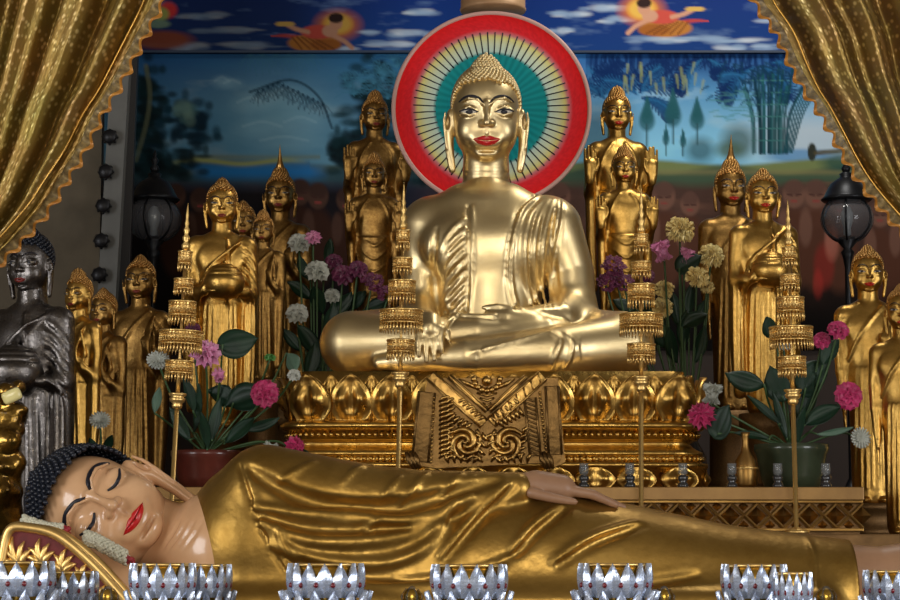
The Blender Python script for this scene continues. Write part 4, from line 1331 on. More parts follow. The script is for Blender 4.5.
class Canvas:
    """a painting worked out in the photograph's own pixel units on the wall's plane"""
    def __init__(s, x0, x1, y0, y1, step):
        s.xs = np.arange(x0, x1 + step, step); s.ys = np.arange(y0, y1 + step, step)
        s.X, s.Y = np.meshgrid(s.xs, s.ys)
        s.C = np.zeros(s.X.shape + (3,))
        s.r = np.random.RandomState(4)
    def noise(s, sx, sy, oct=4):
        out = np.zeros(s.X.shape); amp = 1.0; tot = 0
        for o in range(oct):
            gx = (s.X - s.xs[0]) / sx * 2 ** o; gy = (s.Y - s.ys[0]) / sy * 2 ** o
            g = s.r.rand(int(gy.max()) + 3, int(gx.max()) + 3)
            ix, iy = gx.astype(int), gy.astype(int); fx, fy = gx - ix, gy - iy
            fx = fx * fx * (3 - 2 * fx); fy = fy * fy * (3 - 2 * fy)
            v = (g[iy, ix] * (1 - fx) + g[iy, ix + 1] * fx) * (1 - fy) + (g[iy + 1, ix] * (1 - fx) + g[iy + 1, ix + 1] * fx) * fy
            out += v * amp; tot += amp; amp *= 0.5
        return out / tot
    def blend(s, m, col):
        m = np.clip(m, 0, 1)[..., None]
        s.C = s.C * (1 - m) + np.array(col) * m
    def ell(s, x, y, rx, ry, col, a=1.0, soft=0.3):
        d = np.sqrt(((s.X - x) / rx) ** 2 + ((s.Y - y) / ry) ** 2)
        s.blend(np.clip((1 + soft / 2 - d) / soft, 0, 1) * a, col)
    def line(s, pts, w, col, a=1.0, w1=None):
        q = crom(pts, 6)
        lo = np.min(q, 0) - w - 3; hi = np.max(q, 0) + w + 3
        i0, i1 = np.searchsorted(s.ys, (lo[1], hi[1])); j0, j1 = np.searchsorted(s.xs, (lo[0], hi[0]))
        if i1 <= i0 or j1 <= j0: return
        X, Y = s.X[i0:i1, j0:j1], s.Y[i0:i1, j0:j1]
        best = np.full(X.shape, 9.0)
        n = len(q)
        for k in range(n - 1):
            p, e = q[k], q[k + 1] - q[k]
            L = e.dot(e) + 1e-9
            t = np.clip(((X - p[0]) * e[0] + (Y - p[1]) * e[1]) / L, 0, 1)
            ww = w if w1 is None else w + (w1 - w) * (k / n)
            best = np.minimum(best, np.hypot(X - p[0] - t * e[0], Y - p[1] - t * e[1]) / max(ww, 0.3))
        m = np.clip(1.6 - best, 0, 1)[..., None] * a
        s.C[i0:i1, j0:j1] = s.C[i0:i1, j0:j1] * (1 - m) + np.array(col) * m
    def frond(s, x, y, n, l, a0, a1, col, a=0.9, w=1.4, droop=0.35):
        for i in range(n):
            th = a0 + (a1 - a0) * i / max(1, n - 1) + s.r.uniform(-0.08, 0.08)
            ll = l * s.r.uniform(0.75, 1.1)
            p1 = (x + ll * 0.5 * math.cos(th), y - ll * 0.5 * math.sin(th))
            p2 = (x + ll * math.cos(th), y - ll * math.sin(th) + droop * ll)
            s.line([(x, y), p1, p2], w, col, a, 0.5)
    def mesh(s, name, Y, m, thick=0.0):
        V = np.array([P(x, y, Y)[:] for y in (s.ys[0], s.ys[-1]) for x in (s.xs[0], s.xs[-1])])
        # the plane is upright: x and z follow the pixel grid row by row
        pts = np.empty(s.X.shape + (3,))
        for i, y in enumerate(s.ys):
            a, b = P(s.xs[0], y, Y), P(s.xs[-1], y, Y)
            t = np.linspace(0, 1, len(s.xs))[:, None]
            pts[i] = np.array(a) * (1 - t) + np.array(b) * t
        h, w = s.X.shape
        idx = np.arange(h * w).reshape(h, w)
        F = np.stack([idx[:-1, :-1], idx[1:, :-1], idx[1:, 1:], idx[:-1, 1:]], -1).reshape(-1, 4)
        me = mesh_np(name, pts.reshape(-1, 3), F, m, smooth=False)
        paint_attr(me, s.C.reshape(-1, 3))
        return me

def srgb(r, g, b):
    return tuple(((c / 255) / 12.92 if c <= 10 else ((c / 255 + 0.055) / 1.055) ** 2.4) for c in (r, g, b))

def back_wall():
    c = Canvas(96, 960, 46, 350, 1.5)
    n1, n2 = c.noise(120, 40), c.noise(40, 16)
    g = np.interp(c.Y, [46, 75, 110, 145, 158], [0, 0.25, 0.6, 0.95, 1.0])
    top, bot = np.array(srgb(14, 66, 132)), np.array(srgb(118, 176, 204))
    c.C = top * (1 - g[..., None]) + bot * g[..., None]
    c.blend((n1 - 0.45) * 1.6, srgb(52, 122, 168))
    c.blend((n2 - 0.55) * 2.2 * (c.Y > 80), srgb(150, 178, 190))
    c.ell(810, 140, 60, 26, srgb(176, 176, 178), 0.6, 1.2)
    c.ell(800, 156, 34, 7, srgb(70, 120, 165), 0.8, 0.6)
    # land, lake, ground, the dim lower crowd
    land = np.clip((c.Y - 160 + 3 * np.sin(c.X / 31)) / 4, 0, 1)
    c.blend(land, srgb(98, 110, 70))
    c.blend(np.clip((c.Y - 167 + 4 * np.sin(c.X / 19 + 1)) / 5, 0, 1), srgb(56, 74, 58))
    c.blend(np.exp(-((c.Y - 172) / 3) ** 2) * (c.X > 640) * 0.6, srgb(110, 104, 70))
    c.blend(np.exp(-((c.Y - 166) / 5) ** 2) * (c.X > 180) * (c.X < 310), srgb(40, 100, 150))
    c.blend(np.exp(-((c.Y - 157) / 2.5) ** 2) * (c.X > 190) * (c.X < 320) * 0.8, srgb(128, 130, 70))
    c.blend(np.clip((c.Y - 182 + 6 * n2) / 10, 0, 1), srgb(64, 46, 40))
    c.blend((n2 - 0.5) * 2 * (c.Y > 182), srgb(100, 70, 58))
    # dark woods and a glowing sky over a lake on the left
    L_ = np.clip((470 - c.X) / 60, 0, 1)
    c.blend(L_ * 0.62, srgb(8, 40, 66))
    glow = np.exp(-((c.X - 285) / 62) ** 2 - ((c.Y - 118) / 42) ** 2)
    c.blend(glow * L_ * 0.75 * np.clip(0.5 + n2, 0, 1), srgb(98, 140, 160))
    for x, y, rx, ry in ((222, 82, 9, 6), (232, 84, 10, 5), (250, 104, 16, 8), (266, 100, 12, 8), (285, 96, 16, 9), (300, 124, 20, 9), (262, 128, 24, 8), (284, 142, 30, 7), (318, 108, 10, 6)):
        c.ell(x, y, rx, ry, srgb(112, 148, 166), 0.30, 1.1)
        c.line([(x - rx * 0.8, y - ry * 0.2), (x, y - ry * 0.8), (x + rx * 0.8, y - ry * 0.2)], 1.2, srgb(150, 178, 190), 0.14)
    c.blend(np.exp(-((c.Y - 172) / 7) ** 2) * np.clip((330 - c.X) / 20, 0, 1) * np.clip((c.X - 190) / 20, 0, 1) * 0.9, srgb(24, 92, 150))
    c.blend(np.exp(-((c.Y - 162 + 2 * np.sin(c.X / 14)) / 2.5) ** 2) * np.clip((310 - c.X) / 30, 0, 1) * np.clip((c.X - 160) / 20, 0, 1) * 0.8, srgb(128, 132, 66))
    def clump(x, y, w, h, n, cols, a=0.7):
        for i in range(n):
            c.ell(x + c.r.normal(0, w * 0.45), y + c.r.normal(0, h * 0.45), c.r.uniform(3, 9), c.r.uniform(2, 6), srgb(*cols[c.r.randint(len(cols))]), a, 0.9)
    dk = ((6, 16, 20), (10, 24, 28), (8, 30, 34), (14, 36, 42))
    clump(145, 120, 24, 70, 150, dk); clump(190, 125, 30, 26, 70, ((10, 30, 44), (14, 44, 60), (10, 26, 36))); clump(375, 110, 26, 60, 150, dk); clump(420, 130, 26, 50, 100, dk); clump(345, 150, 16, 30, 60, dk)
    clump(160, 165, 40, 14, 60, dk); clump(185, 112, 16, 8, 16, ((84, 110, 104), (60, 92, 96)), 0.5)
    c.line([(146, 66), (150, 95), (146, 125), (136, 160)], 2.0, srgb(84, 90, 70), 0.6)
    for i in range(14):
        c.frond(258 + i * 5, 82 + abs(i - 4) * 2.4, 5, 13, -2.4, -0.7, srgb(14, 40, 60), 0.45, 0.8, 0.2)
    c.line([(250, 92), (290, 80), (318, 96), (332, 128)], 1.2, srgb(12, 34, 50), 0.7)
    for i in range(16):
        c.frond(c.r.uniform(345, 400), c.r.uniform(60, 100), 9, 22, 0.3, 2.9, srgb(48, 96, 120), 0.35, 0.8, 0.4)
    for x in (262, 276, 288, 300, 250, 312):
        c.frond(x, 54, 7, 18, -2.6, -0.5, srgb(46, 88, 110), 0.4, 0.8, 0.2)
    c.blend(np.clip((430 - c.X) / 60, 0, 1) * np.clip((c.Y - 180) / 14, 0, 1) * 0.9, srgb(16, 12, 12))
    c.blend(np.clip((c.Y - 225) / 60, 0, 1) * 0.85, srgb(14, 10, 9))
    # palms hanging in at the upper right
    def palm(x, y, ang, l, col, a=0.9, w=1.5, bend=-0.9):
        pts = []
        th = ang; q = np.array((x, y), float)
        for k in range(13):
            pts.append(q.copy()); q = q + np.array((math.cos(th), -math.sin(th))) * l / 12; th += bend / 12 * (1 if math.cos(ang) > 0 else -1)
        for k in range(1, 13):
            d = pts[k] - pts[k - 1]; d = d / np.linalg.norm(d)
            for sg in (-1, 1):
                nn = np.array((-d[1], d[0])) * sg
                ll = l * 0.34 * math.sin(PI * (0.12 + 0.8 * k / 13))
                e = pts[k] + (d * 0.75 + nn * 0.75) * ll + np.array((0, ll * 0.35))
                c.line([tuple(pts[k]), tuple((pts[k] + e) / 2 + d * 1.5), tuple(e)], w, col, a, 0.5)
        c.line([tuple(p) for p in pts[::3]], 1.0, col, a)
    navy, mid = srgb(8, 34, 78), srgb(36, 96, 140)
    c.blend(np.clip((92 - c.Y) / 30, 0, 1) * (c.X > 585) * np.clip(0.25 + n2, 0, 1) * 0.75, srgb(10, 44, 92))
    for x in range(596, 800, 9):
        ln = c.r.uniform(14, 34)
        for k in range(3):
            xx = x + c.r.uniform(-4, 4)
            c.line([(xx, 50), (xx + c.r.uniform(-5, 5), 50 + ln * 0.6), (xx + c.r.uniform(-10, 10), 50 + ln)], 1.5, navy, 0.8, 0.5)
    for x, y, a_, l in ((602, 96, 0.9, 44), (604, 98, 2.2, 40), (600, 96, 1.5, 40), (640, 92, 0.6, 44), (640, 92, 1.3, 40), (636, 94, 2.2, 46), (642, 98, -0.1, 36), (706, 58, -0.5, 40), (700, 58, -2.6, 40), (760, 66, -0.4, 44), (752, 66, -2.7, 44), (770, 62, 0.1, 36), (742, 76, 2.6, 30)):
        palm(x, y, a_, l, navy)
        palm(x + 2, y + 1, a_ + 0.1, l * 0.8, mid, 0.35, 0.7)
    for i in range(16):
        x, y = c.r.uniform(618, 704), c.r.uniform(62, 84)
        c.line([(x, y), (x + c.r.uniform(-3, 3), y + c.r.uniform(8, 16))], 1.3, srgb(132, 140, 84), 0.5, 0.5)
    # dark tree behind the pair right of the halo
    c.ell(600, 140, 34, 40, srgb(14, 30, 34), 0.7, 1.0)
    # cypresses
    for x, y, rx, ry in ((647, 112, 8, 18), (673, 106, 8.5, 20), (697, 112, 7.5, 17), (666, 134, 3.4, 11), (683, 137, 3.2, 10)):
        for k in range(5):
            c.ell(x, y + ry * (0.5 - 0.28 * k), rx * (1 - 0.2 * k), ry * (0.55 - 0.06 * k), srgb(30, 76, 84), 0.8, 0.4)
        c.line([(x, y + ry * 0.7), (x, y + ry * 1.9)], 0.8, srgb(36, 66, 72), 0.8)
    # bamboo
    for i in range(20):
        x = 752 + c.r.uniform(0, 38); top = c.r.uniform(68, 92)
        bend = (x - 768) * c.r.uniform(0.3, 0.9)
        col = srgb(*((14, 52, 58), (22, 72, 78), (10, 40, 52))[i % 3])
        q = [(x, 153), (x + bend * 0.12, 118), (x + bend, top)]
        c.line(q, c.r.uniform(0.7, 1.5), col, 0.9)
        for k in range(1, 7):
            yy = 153 - k * 12
            c.line([(x + bend * 0.1 * k * k / 18 - 1.8, yy), (x + bend * 0.1 * k * k / 18 + 1.8, yy)], 0.6, srgb(60, 110, 110), 0.5)
    for k in range(5):
        c.line([(784 + k * 2, 152), (792 + k * 3, 112), (806 + k * 4, 84)], 0.9, srgb(18, 62, 72), 0.9)
    for i in range(90):
        x, y = c.r.normal(765, 20), c.r.uniform(60, 100)
        t = c.r.uniform(0.2, 2.9)
        c.line([(x, y), (x + 4 * math.cos(t), y + 3 * math.sin(t)), (x + 8 * math.cos(t), y + 8 * math.sin(t))], 1.1, srgb(12, 46, 70), 0.7, 0.5)
    for i in range(40):
        x, y = c.r.uniform(705, 752), c.r.uniform(90, 122)
        c.line([(x, y), (x + 9, y + c.r.uniform(-3, 3))], 0.8, srgb(60, 110, 110), 0.4)
    for x, y, rx, ry, col in ((738, 142, 16, 16, (50, 72, 66)), (700, 150, 14, 12, (40, 72, 80)), (730, 150, 14, 8, (64, 84, 66))):
        c.ell(x, y, rx, ry, srgb(*col), 0.75, 0.9)
    c.ell(812, 152, 4.5, 9, srgb(42, 46, 40), 1, 0.3)
    c.line([(816, 153), (850, 150)], 2.2, srgb(70, 64, 44), 0.9)
    c.ell(848, 162, 26, 9, srgb(34, 66, 60), 0.8, 0.6)
    # painted crowd of kneeling figures
    for x, y, s in ((664, 196, 13), (690, 204, 11), (794, 194, 13), (816, 194, 13), (840, 204, 12), (770, 206, 11), (880, 214, 12), (905, 208, 12), (300, 192, 12), (318, 196, 12), (346, 200, 11), (200, 200, 11), (176, 196, 11), (560, 196, 12)):
        k = 0.12 if x < 420 else 0.30
        sk = tuple(np.array(srgb(170, 124, 106)) * k); rb = tuple(np.array(srgb(126, 80, 62)) * k)
        c.ell(x, y + s * 4.2, s * 1.5, s * 3.2, rb, 0.9, 0.3)
        c.ell(x - s * 0.8, y + s * 2.6, s * 0.5, s * 1.4, sk, 0.8, 0.4)
        c.ell(x, y, s * 0.86, s * 1.08, sk, 0.95, 0.25)
        c.ell(x, y - s * 0.5, s * 0.82, s * 0.6, tuple(np.array(srgb(112, 82, 76)) * k), 0.6, 0.5)
        c.line([(x - s * 0.5, y + s * 0.05), (x - s * 0.15, y + s * 0.1)], 0.8, srgb(50, 30, 28), 0.8)
        c.line([(x + s * 0.15, y + s * 0.1), (x + s * 0.5, y + s * 0.05)], 0.8, srgb(50, 30, 28), 0.8)
        c.line([(x - s * 0.2, y + s * 0.55), (x + s * 0.2, y + s * 0.55)], 0.9, srgb(120, 50, 48), 0.8)
    c.ell(824, 266, 10, 22, srgb(120, 36, 32), 0.6, 0.5)
    c.ell(818, 284, 5, 14, srgb(150, 46, 40), 0.5, 0.6)
    c.ell(832, 244, 7, 16, srgb(150, 90, 76), 0.6, 0.6)
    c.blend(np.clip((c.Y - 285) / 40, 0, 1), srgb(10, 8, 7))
    c.C = np.clip(c.C * 1.5, 0, 0.85)
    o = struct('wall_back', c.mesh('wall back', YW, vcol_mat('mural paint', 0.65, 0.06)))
    # sky frieze above
    YF2 = YW - 0.035
    f = Canvas(96, 960, -60, 51, 1.5)
    n1, n2 = f.noise(90, 14), f.noise(30, 7)
    g = np.clip((f.Y + 20) / 70, 0, 1)[..., None]
    f.C = np.array(srgb(18, 46, 120)) * (1 - g) + np.array(srgb(20, 60, 126)) * g
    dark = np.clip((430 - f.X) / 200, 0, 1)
    for x, y, l in ((600, 8, 44), (575, 14, 40), (720, 40, 70), (660, 40, 60), (790, 20, 60), (745, 47, 60), (840, 12, 60), (210, 16, 50), (230, 30, 60), (180, 46, 60), (255, 46, 60), (385, 33, 40), (395, 44, 50), (330, 48, 40), (430, 12, 46), (415, 34, 40), (620, 20, 40), (560, 30, 26)):
        for k in range(9):
            u = f.r.uniform(-1, 1)
            f.ell(x + u * l * 0.5, y + f.r.uniform(-2, 2), l * f.r.uniform(0.12, 0.26), f.r.uniform(1.6, 4.0) * (1 - 0.5 * abs(u)), srgb(150, 176, 206) if k % 3 else srgb(206, 216, 226), 0.55, 0.8)
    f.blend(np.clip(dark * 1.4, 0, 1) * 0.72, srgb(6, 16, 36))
    f.blend((n2 - 0.6) * 1.4, srgb(120, 150, 190))
    def angel(x, y, fl, k):
        q = lambda *a: tuple(np.array(srgb(*a)) * k)
        f.ell(x - 22 * fl, y - 7, 21, 14, q(226, 120, 40), 0.9, 0.7)
        f.ell(x - 22 * fl, y - 8, 14, 10, q(240, 196, 90), 0.9, 0.5)
        f.line([(x + 4 * fl, y + 8), (x + 26 * fl, y + 4), (x + 44 * fl, y + 4)], 2.2, q(206, 74, 54), 0.9, 0.6)
        f.ell(x + 2 * fl, y + 11, 26, 9, q(190, 124, 56), 1, 0.2)
        f.ell(x - 10 * fl, y + 13, 16, 6, q(168, 100, 42), 1, 0.3)
        for j in range(5):
            f.line([(x - 18 * fl + 8 * j * fl, y + 17), (x + (4 + 5 * j) * fl, y + 5)], 0.9, q(120, 66, 30), 0.7)
        f.ell(x - 2 * fl, y + 0, 17, 7, q(208, 84, 72), 1, 0.25)
        f.ell(x - 14 * fl, y - 1, 8, 6, q(214, 160, 132), 1, 0.3)
        f.ell(x - 20 * fl, y - 9, 6.5, 7, q(214, 158, 128), 1, 0.25)
        f.ell(x - 20 * fl, y - 14, 7.5, 5, q(54, 36, 34), 1, 0.3)
        f.line([(x - 16 * fl, y + 3), (x - 28 * fl, y + 9), (x - 36 * fl, y + 16)], 2.0, q(214, 158, 130), 1)
        f.line([(x + 8 * fl, y + 0), (x + 20 * fl, y - 3), (x + 30 * fl, y - 8)], 2.0, q(214, 158, 130), 1)
        f.ell(x + 31 * fl, y - 8, 10, 2.5, q(220, 180, 96), 1, 0.4)
    angel(664, 17, 1, 1.0)
    angel(316, 32, -1, 0.42)
    f.ell(162, 40, 30, 9, tuple(np.array(srgb(120, 60, 34)) * 0.8), 0.9, 0.5)
    f.ell(168, 10, 9, 8, srgb(170, 44, 40), 0.9, 0.5)
    f.ell(160, 14, 9, 7, srgb(120, 134, 70), 0.9, 0.5)
    f.ell(158, 24, 12, 4, srgb(90, 112, 96), 0.9, 0.5)
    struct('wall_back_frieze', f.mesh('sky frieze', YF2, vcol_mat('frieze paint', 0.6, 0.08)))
    z = P(500, 50.5, YF2).z
    box_struct('trim_1', (0.2, YW - 0.02, z - 0.008), (P(960, 50, YF2).x - P(96, 50, YF2).x, 0.05, 0.014), mat('dark blue moulding', (0.012, 0.03, 0.07), 0.5))
    # wall behind everything out to the sides and below the painting
    box_struct('wall_back_lower', (0, YW + 0.07, P(500, 348, YW).z / 2), (13.8, 0.1, P(500, 348, YW).z), mat('dark brown paint', (0.035, 0.022, 0.016), 0.7))
    box_struct('wall_back_upper', (0, YW + 0.12, 4.6), (13.8, 0.1, 3.3), M_PLASTER)
    # panel, pale post and dark frame left of the painting
    Y = 0.95
    a, b = P(-40, 200, Y), P(100, 200, Y)
    z0, z1 = STEP_Z, 5.0
    box_struct('wall_left_panel', ((a.x + b.x) / 2 - 0.9, Y + 0.06, (z0 + z1) / 2), (b.x - a.x + 1.8, 0.08, z1 - z0), mat('tan plaster', (0.12, 0.095, 0.06), 0.75, noise=0.3, nscale=4))
    def leaning(name, px0, px1, y_, m, w, d):
        p, q = P(px0, 60, y_), P(px1, 330, y_)
        bm = bmesh.new()
        dv = (p - q); L = dv.length * 1.35
        R = dv.to_track_quat('Z', 'Y').to_matrix()
        add_box(bm, (0, 0, 0), (w, d, L), R)
        return struct(name, bm_mesh(name, bm, m, smooth=False), (p + q) / 2)
    leaning('trim_2', 122, 106, Y - 0.02, mat('pale grey post', (0.13, 0.13, 0.12), 0.6, noise=0.2), 0.10, 0.10)
    leaning('trim_3', 129, 119, Y + 0.05, mat('black frame', (0.012, 0.011, 0.012), 0.45), 0.055, 0.10)
    z = {137: 108.5, 172: 104.5, 206: 102, 241: 100, 275: 98}
    bm = bmesh.new()
    add_lathe(bm, [(0.0, -0.03), (0.034, -0.03), (0.040, -0.018), (0.036, 0.0), (0.022, 0.012), (0.02, 0.03), (0.006, 0.036), (0.0, 0.03)], 18, cap=False)
    for i in range(8):
        add_ball(bm, (0.037 * math.cos(PI * i / 4), 0.037 * math.sin(PI * i / 4), 0.0), 0.011, 1)
    bmesh.ops.rotate(bm, cent=(0, 0, 0), matrix=Matrix.Rotation(-PI / 2, 3, 'X'), verts=bm.verts[:])
    rose = bm_mesh('rosette', bm, mat('black iron', (0.012, 0.012, 0.014), 0.4, metal=0.4))
    words = ['topmost', 'second from the top', 'middle', 'second from the bottom', 'lowest']
    for (y, x), wd in zip(z.items(), words):
        p = P(x + 1.5, y, Y - 0.10)
        tag(ob('iron_rosette', rose, None, p), 'black iron rosette, %s of the five down the pale post' % wd, 'rosette', 'rosettes on the pale post')
back_wall()

def curtain_mat(name, alpha, seed):
    m = bpy.data.materials.new(name); m.use_nodes = True
    nt = m.node_tree; b = nt.nodes['Principled BSDF']
    uv = nt.nodes.new('ShaderNodeUVMap'); uv.uv_map = 'cloth'
    mp = nt.nodes.new('ShaderNodeMapping'); mp.inputs['Scale'].default_value = (40, 52, 1)
    v = nt.nodes.new('ShaderNodeTexVoronoi'); v.inputs['Scale'].default_value = 1.0; v.inputs['Randomness'].default_value = 0.7
    nt.links.new(uv.outputs['UV'], mp.inputs['Vector']); nt.links.new(mp.outputs['Vector'], v.inputs['Vector'])
    r = nt.nodes.new('ShaderNodeValToRGB')
    r.color_ramp.elements[0].position = 0.16; r.color_ramp.elements[0].color = (0.95, 0.72, 0.30, 1)
    r.color_ramp.elements[1].position = 0.42; r.color_ramp.elements[1].color = (0.40, 0.26, 0.065, 1)
    nt.links.new(v.outputs['Distance'], r.inputs['Fac'])
    n = nt.nodes.new('ShaderNodeTexNoise'); n.inputs['Scale'].default_value = 7
    nt.links.new(uv.outputs['UV'], n.inputs['Vector'])
    mx = nt.nodes.new('ShaderNodeMix'); mx.data_type = 'RGBA'; mx.blend_type = 'MULTIPLY'; mx.inputs['Factor'].default_value = 0.35
    nt.links.new(r.outputs['Color'], mx.inputs['A']); nt.links.new(n.outputs['Color'], mx.inputs['B'])
    nt.links.new(mx.outputs['Result'], b.inputs['Base Color'])
    b.inputs['Metallic'].default_value = 0.6
    b.inputs['Roughness'].default_value = 0.40
    a = nt.nodes.new('ShaderNodeMapRange')
    a.inputs['From Min'].default_value = 0.2; a.inputs['From Max'].default_value = 0.5
    a.inputs['To Min'].default_value = 1.0; a.inputs['To Max'].default_value = alpha
    nt.links.new(v.outputs['Distance'], a.inputs['Value'])
    nt.links.new(a.outputs['Result'], b.inputs['Alpha'])
    bp = nt.nodes.new('ShaderNodeBump'); bp.inputs['Strength'].default_value = 0.5; bp.inputs['Distance'].default_value = 0.004; bp.invert = True
    nt.links.new(v.outputs['Distance'], bp.inputs['Height']); nt.links.new(bp.outputs['Normal'], b.inputs['Normal'])
    return m

def curtain(name, label, hem, outer, Y, nf, amp, alpha, seed, braids):
    rr_ = random.Random(seed)
    base = P(*hem[0], Y)
    root = thing(name, label, 'curtain', (base.x, Y, base.z))
    nt_, ns = 70, 300
    def resample(pts, n):
        q = np.array(crom(pts, 10)); d = np.r_[0, np.cumsum(np.linalg.norm(np.diff(q, axis=0), axis=1))]
        t = np.linspace(0, d[-1], n + 1)
        return np.stack([np.interp(t, d, q[:, 0]), np.interp(t, d, q[:, 1])], 1)
    H, O = resample(hem, nt_), resample(outer, nt_)
    ph = [rr_.uniform(0, 6.28) for _ in range(4)]
    def depth(s, t):
        a = amp * (1 - 0.55 * t)
        w = s + 0.025 * math.sin(3.1 * t + ph[0]) + 0.012 * math.sin(9 * s + ph[1])
        v = math.sin(2 * PI * nf * w) + 0.35 * math.sin(2 * PI * nf * 2.3 * w + ph[2]) + 0.25 * math.sin(2 * PI * nf * 0.47 * w + ph[3])
        return a * v
    def pt(s, t, k=None):
        i = t * nt_; i0 = min(int(i), nt_ - 1); f = i - i0
        h = H[i0] * (1 - f) + H[i0 + 1] * f; o = O[i0] * (1 - f) + O[i0 + 1] * f
        p = o + (h - o) * s
        q = P(p[0], p[1], Y)
        return Vector((q.x, Y + depth(s, t), q.z)) - base
    V, UV, F = [], [], []
    for j in range(nt_ + 1):
        for i in range(ns + 1):
            s, t = i / ns, j / nt_
            V.append(pt(s, t)[:]); UV.append((s * 2.2, t))
    for j in range(nt_):
        for i in range(ns):
            a = j * (ns + 1) + i
            F.append((a, a + 1, a + ns + 2, a + ns + 1))
    me = mesh_np(name + ' cloth', V, F, curtain_mat(name + ' cloth', alpha, seed))
    u = me.uv_layers.new(name='cloth')
    u.data.foreach_set('uv', np.array(UV, dtype=np.float32)[np.array(F).ravel()].ravel())
    o = ob('cloth', me, root)
    md = o.modifiers.new('thickness', 'SOLIDIFY'); md.thickness = 0.003
    # braid lines near the hem
    for s_ in braids:
        bm = bmesh.new()
        add_tube(bm, [pt(s_, j / nt_) + Vector((0, -0.012, 0)) for j in range(nt_ + 1)], 0.006, 6)
        ob('braid', bm_mesh(name + ' braid', bm, MT['gold']), root)
    # ruffle with an orange scalloped edge
    V, F, mi = [], [], []
    nr = 420
    for j in range(nr + 1):
        t = j / nr
        p = pt(1.0, t); p2 = pt(1.0, min(1, t + 0.01)); p0 = pt(1.0, max(0, t - 0.01))
        d = (p2 - p0); d.y = 0; d.normalize()
        nrm = Vector((-d.z, 0, d.x))
        if (nrm.x > 0) != (pt(1, t).x > pt(0.8, t).x): nrm = -nrm
        wv = math.sin(t * nr * 2 * PI / 21)
        sc = 0.042 + 0.010 * math.cos(t * nr * 2 * PI / 21 + 0.6)
        for k, (w_, a_) in enumerate(((0.0, 0.2), (0.35, 0.6), (0.70, 0.9), (0.73, 0.92), (1.0, 1.0))):
            V.append((p + nrm * sc * w_ + Vector((0, -0.016 * a_ * wv - 0.003, 0)))[:])
    for j in range(nr):
        for k in range(4):
            a = j * 5 + k
            F.append((a, a + 1, a + 6, a + 5)); mi.append(1 if k >= 2 else 0)
    me = mesh_np(name + ' ruffle', V, F, [MT['ruffle'], MT['orange_satin']], mi=mi)
    o = ob('ruffle', me, root); o['label'] = 'ruffled hem edged in orange satin'
    md = o.modifiers.new('thickness', 'SOLIDIFY'); md.thickness = 0.003
MT['ruffle'] = mat('grey gold gauze', (0.14, 0.10, 0.05), 0.5, 0.3, nscale=60, color2=(0.36, 0.25, 0.09), alpha=0.75)
MT['orange_satin'] = mat('orange satin', (0.50, 0.22, 0.035), 0.4, 0.15, nscale=25, color2=(0.36, 0.14, 0.02))
curtain('gold_curtain', 'gold patterned curtain drawn back at the upper left of the altar', [(166, -20), (160, 2), (137, 45), (113, 88), (96, 113), (78, 147), (56, 180), (36, 210), (-6, 255), (-70, 312)], [(-120, -20), (-115, 100), (-105, 220), (-95, 320)], -2.9, 6.5, 0.075, 0.93, 3, (0.93,))
curtain('gold_curtain', 'gold sheer curtain drawn back at the upper right of the altar', [(752, -20), (762, 2), (782, 30), (796, 60), (809, 85), (823, 105), (838, 130), (852, 155), (870, 182), (905, 222), (965, 285)], [(1040, -20), (1030, 100), (1015, 220), (1000, 300)], -2.7, 5.5, 0.075, 0.88, 8, (0.95,))


def finial_post():
    Y = 0.85
    p = P(493, 12, Y)
    root = thing('hanging_drum', 'tan cylindrical drum hanging just above the top of the halo', 'canopy fitting', (p.x, Y, p.z))
    bm = bmesh.new()
    r = 33 * M1(Y)
    add_lathe(bm, [(0.02, 0.0), (r * 1.0, 0.0), (r * 1.03, 0.012), (r * 1.0, 0.024), (r * 0.98, 0.5)], 40)
    ob('drum', bm_mesh('drum', bm, mat('tan gilt drum', (0.48, 0.29, 0.15), 0.5, 0.2, nscale=8, color2=(0.38, 0.21, 0.10))), root)
    bm = bmesh.new()
    add_lathe(bm, [(0.02, 0.5), (0.02, 6.2 - p.z)], 12)
    ob('hanger', bm_mesh('hanger', bm, MT['gold_brown']), root)
finial_post()
# ------------------------------------------------------------------ tiered staffs, lanterns, jars, cups
def tier_mesh(w, h, name):
    """openwork parasol tier: closed top, filigree band, hanging fringe; top at z = 0"""
    R = w / 2
    bm = bmesh.new()
    n = max(12, int(2 * PI * R / 0.0155))
    add_lathe(bm, [(0.008, 0.012), (R * 0.5, 0.008), (R * 0.96, 0.0), (R * 0.96, -0.004), (R * 0.5, 0.002), (0.008, 0.004)], 32, cap=False)
    for z, r in ((0.0, 0.0055), (-h * 0.30, 0.0032), (-h * 0.58, 0.004)):
        add_tube(bm, [(R * math.cos(2 * PI * i / 40), R * math.sin(2 * PI * i / 40), z) for i in range(41)], r, 6, cap=False)
    add_lathe(bm, [(R * 0.955, 0.0), (R * 0.975, -h * 0.28), (R * 0.955, -h * 0.3), (R * 0.955, -h * 0.56), (R * 0.93, -h * 0.56), (R * 0.93, 0.0)], 40, cap=False)
    for i in range(n):
        a = 2 * PI * i / n
        c, s = math.cos(a) * R, math.sin(a) * R
        add_tube(bm, [(c, s, 0), (c, s, -h * 0.58)], 0.0026, 4)
        b = a + PI / n
        c2, s2 = math.cos(b) * R, math.sin(b) * R
        add_ball(bm, (c2, s2, -h * 0.15), 0.0042, 1)
        add_ball(bm, (c2, s2, -h * 0.45), 0.0042, 1)
        add_tube(bm, [(c, s, -h * 0.58), (c * 1.01, s * 1.01, -h * 0.82), (c * 1.02, s * 1.02, -h)], [0.0028, 0.0042, 0.001], 5)
    return bm_mesh(name, bm, MT['brass'])

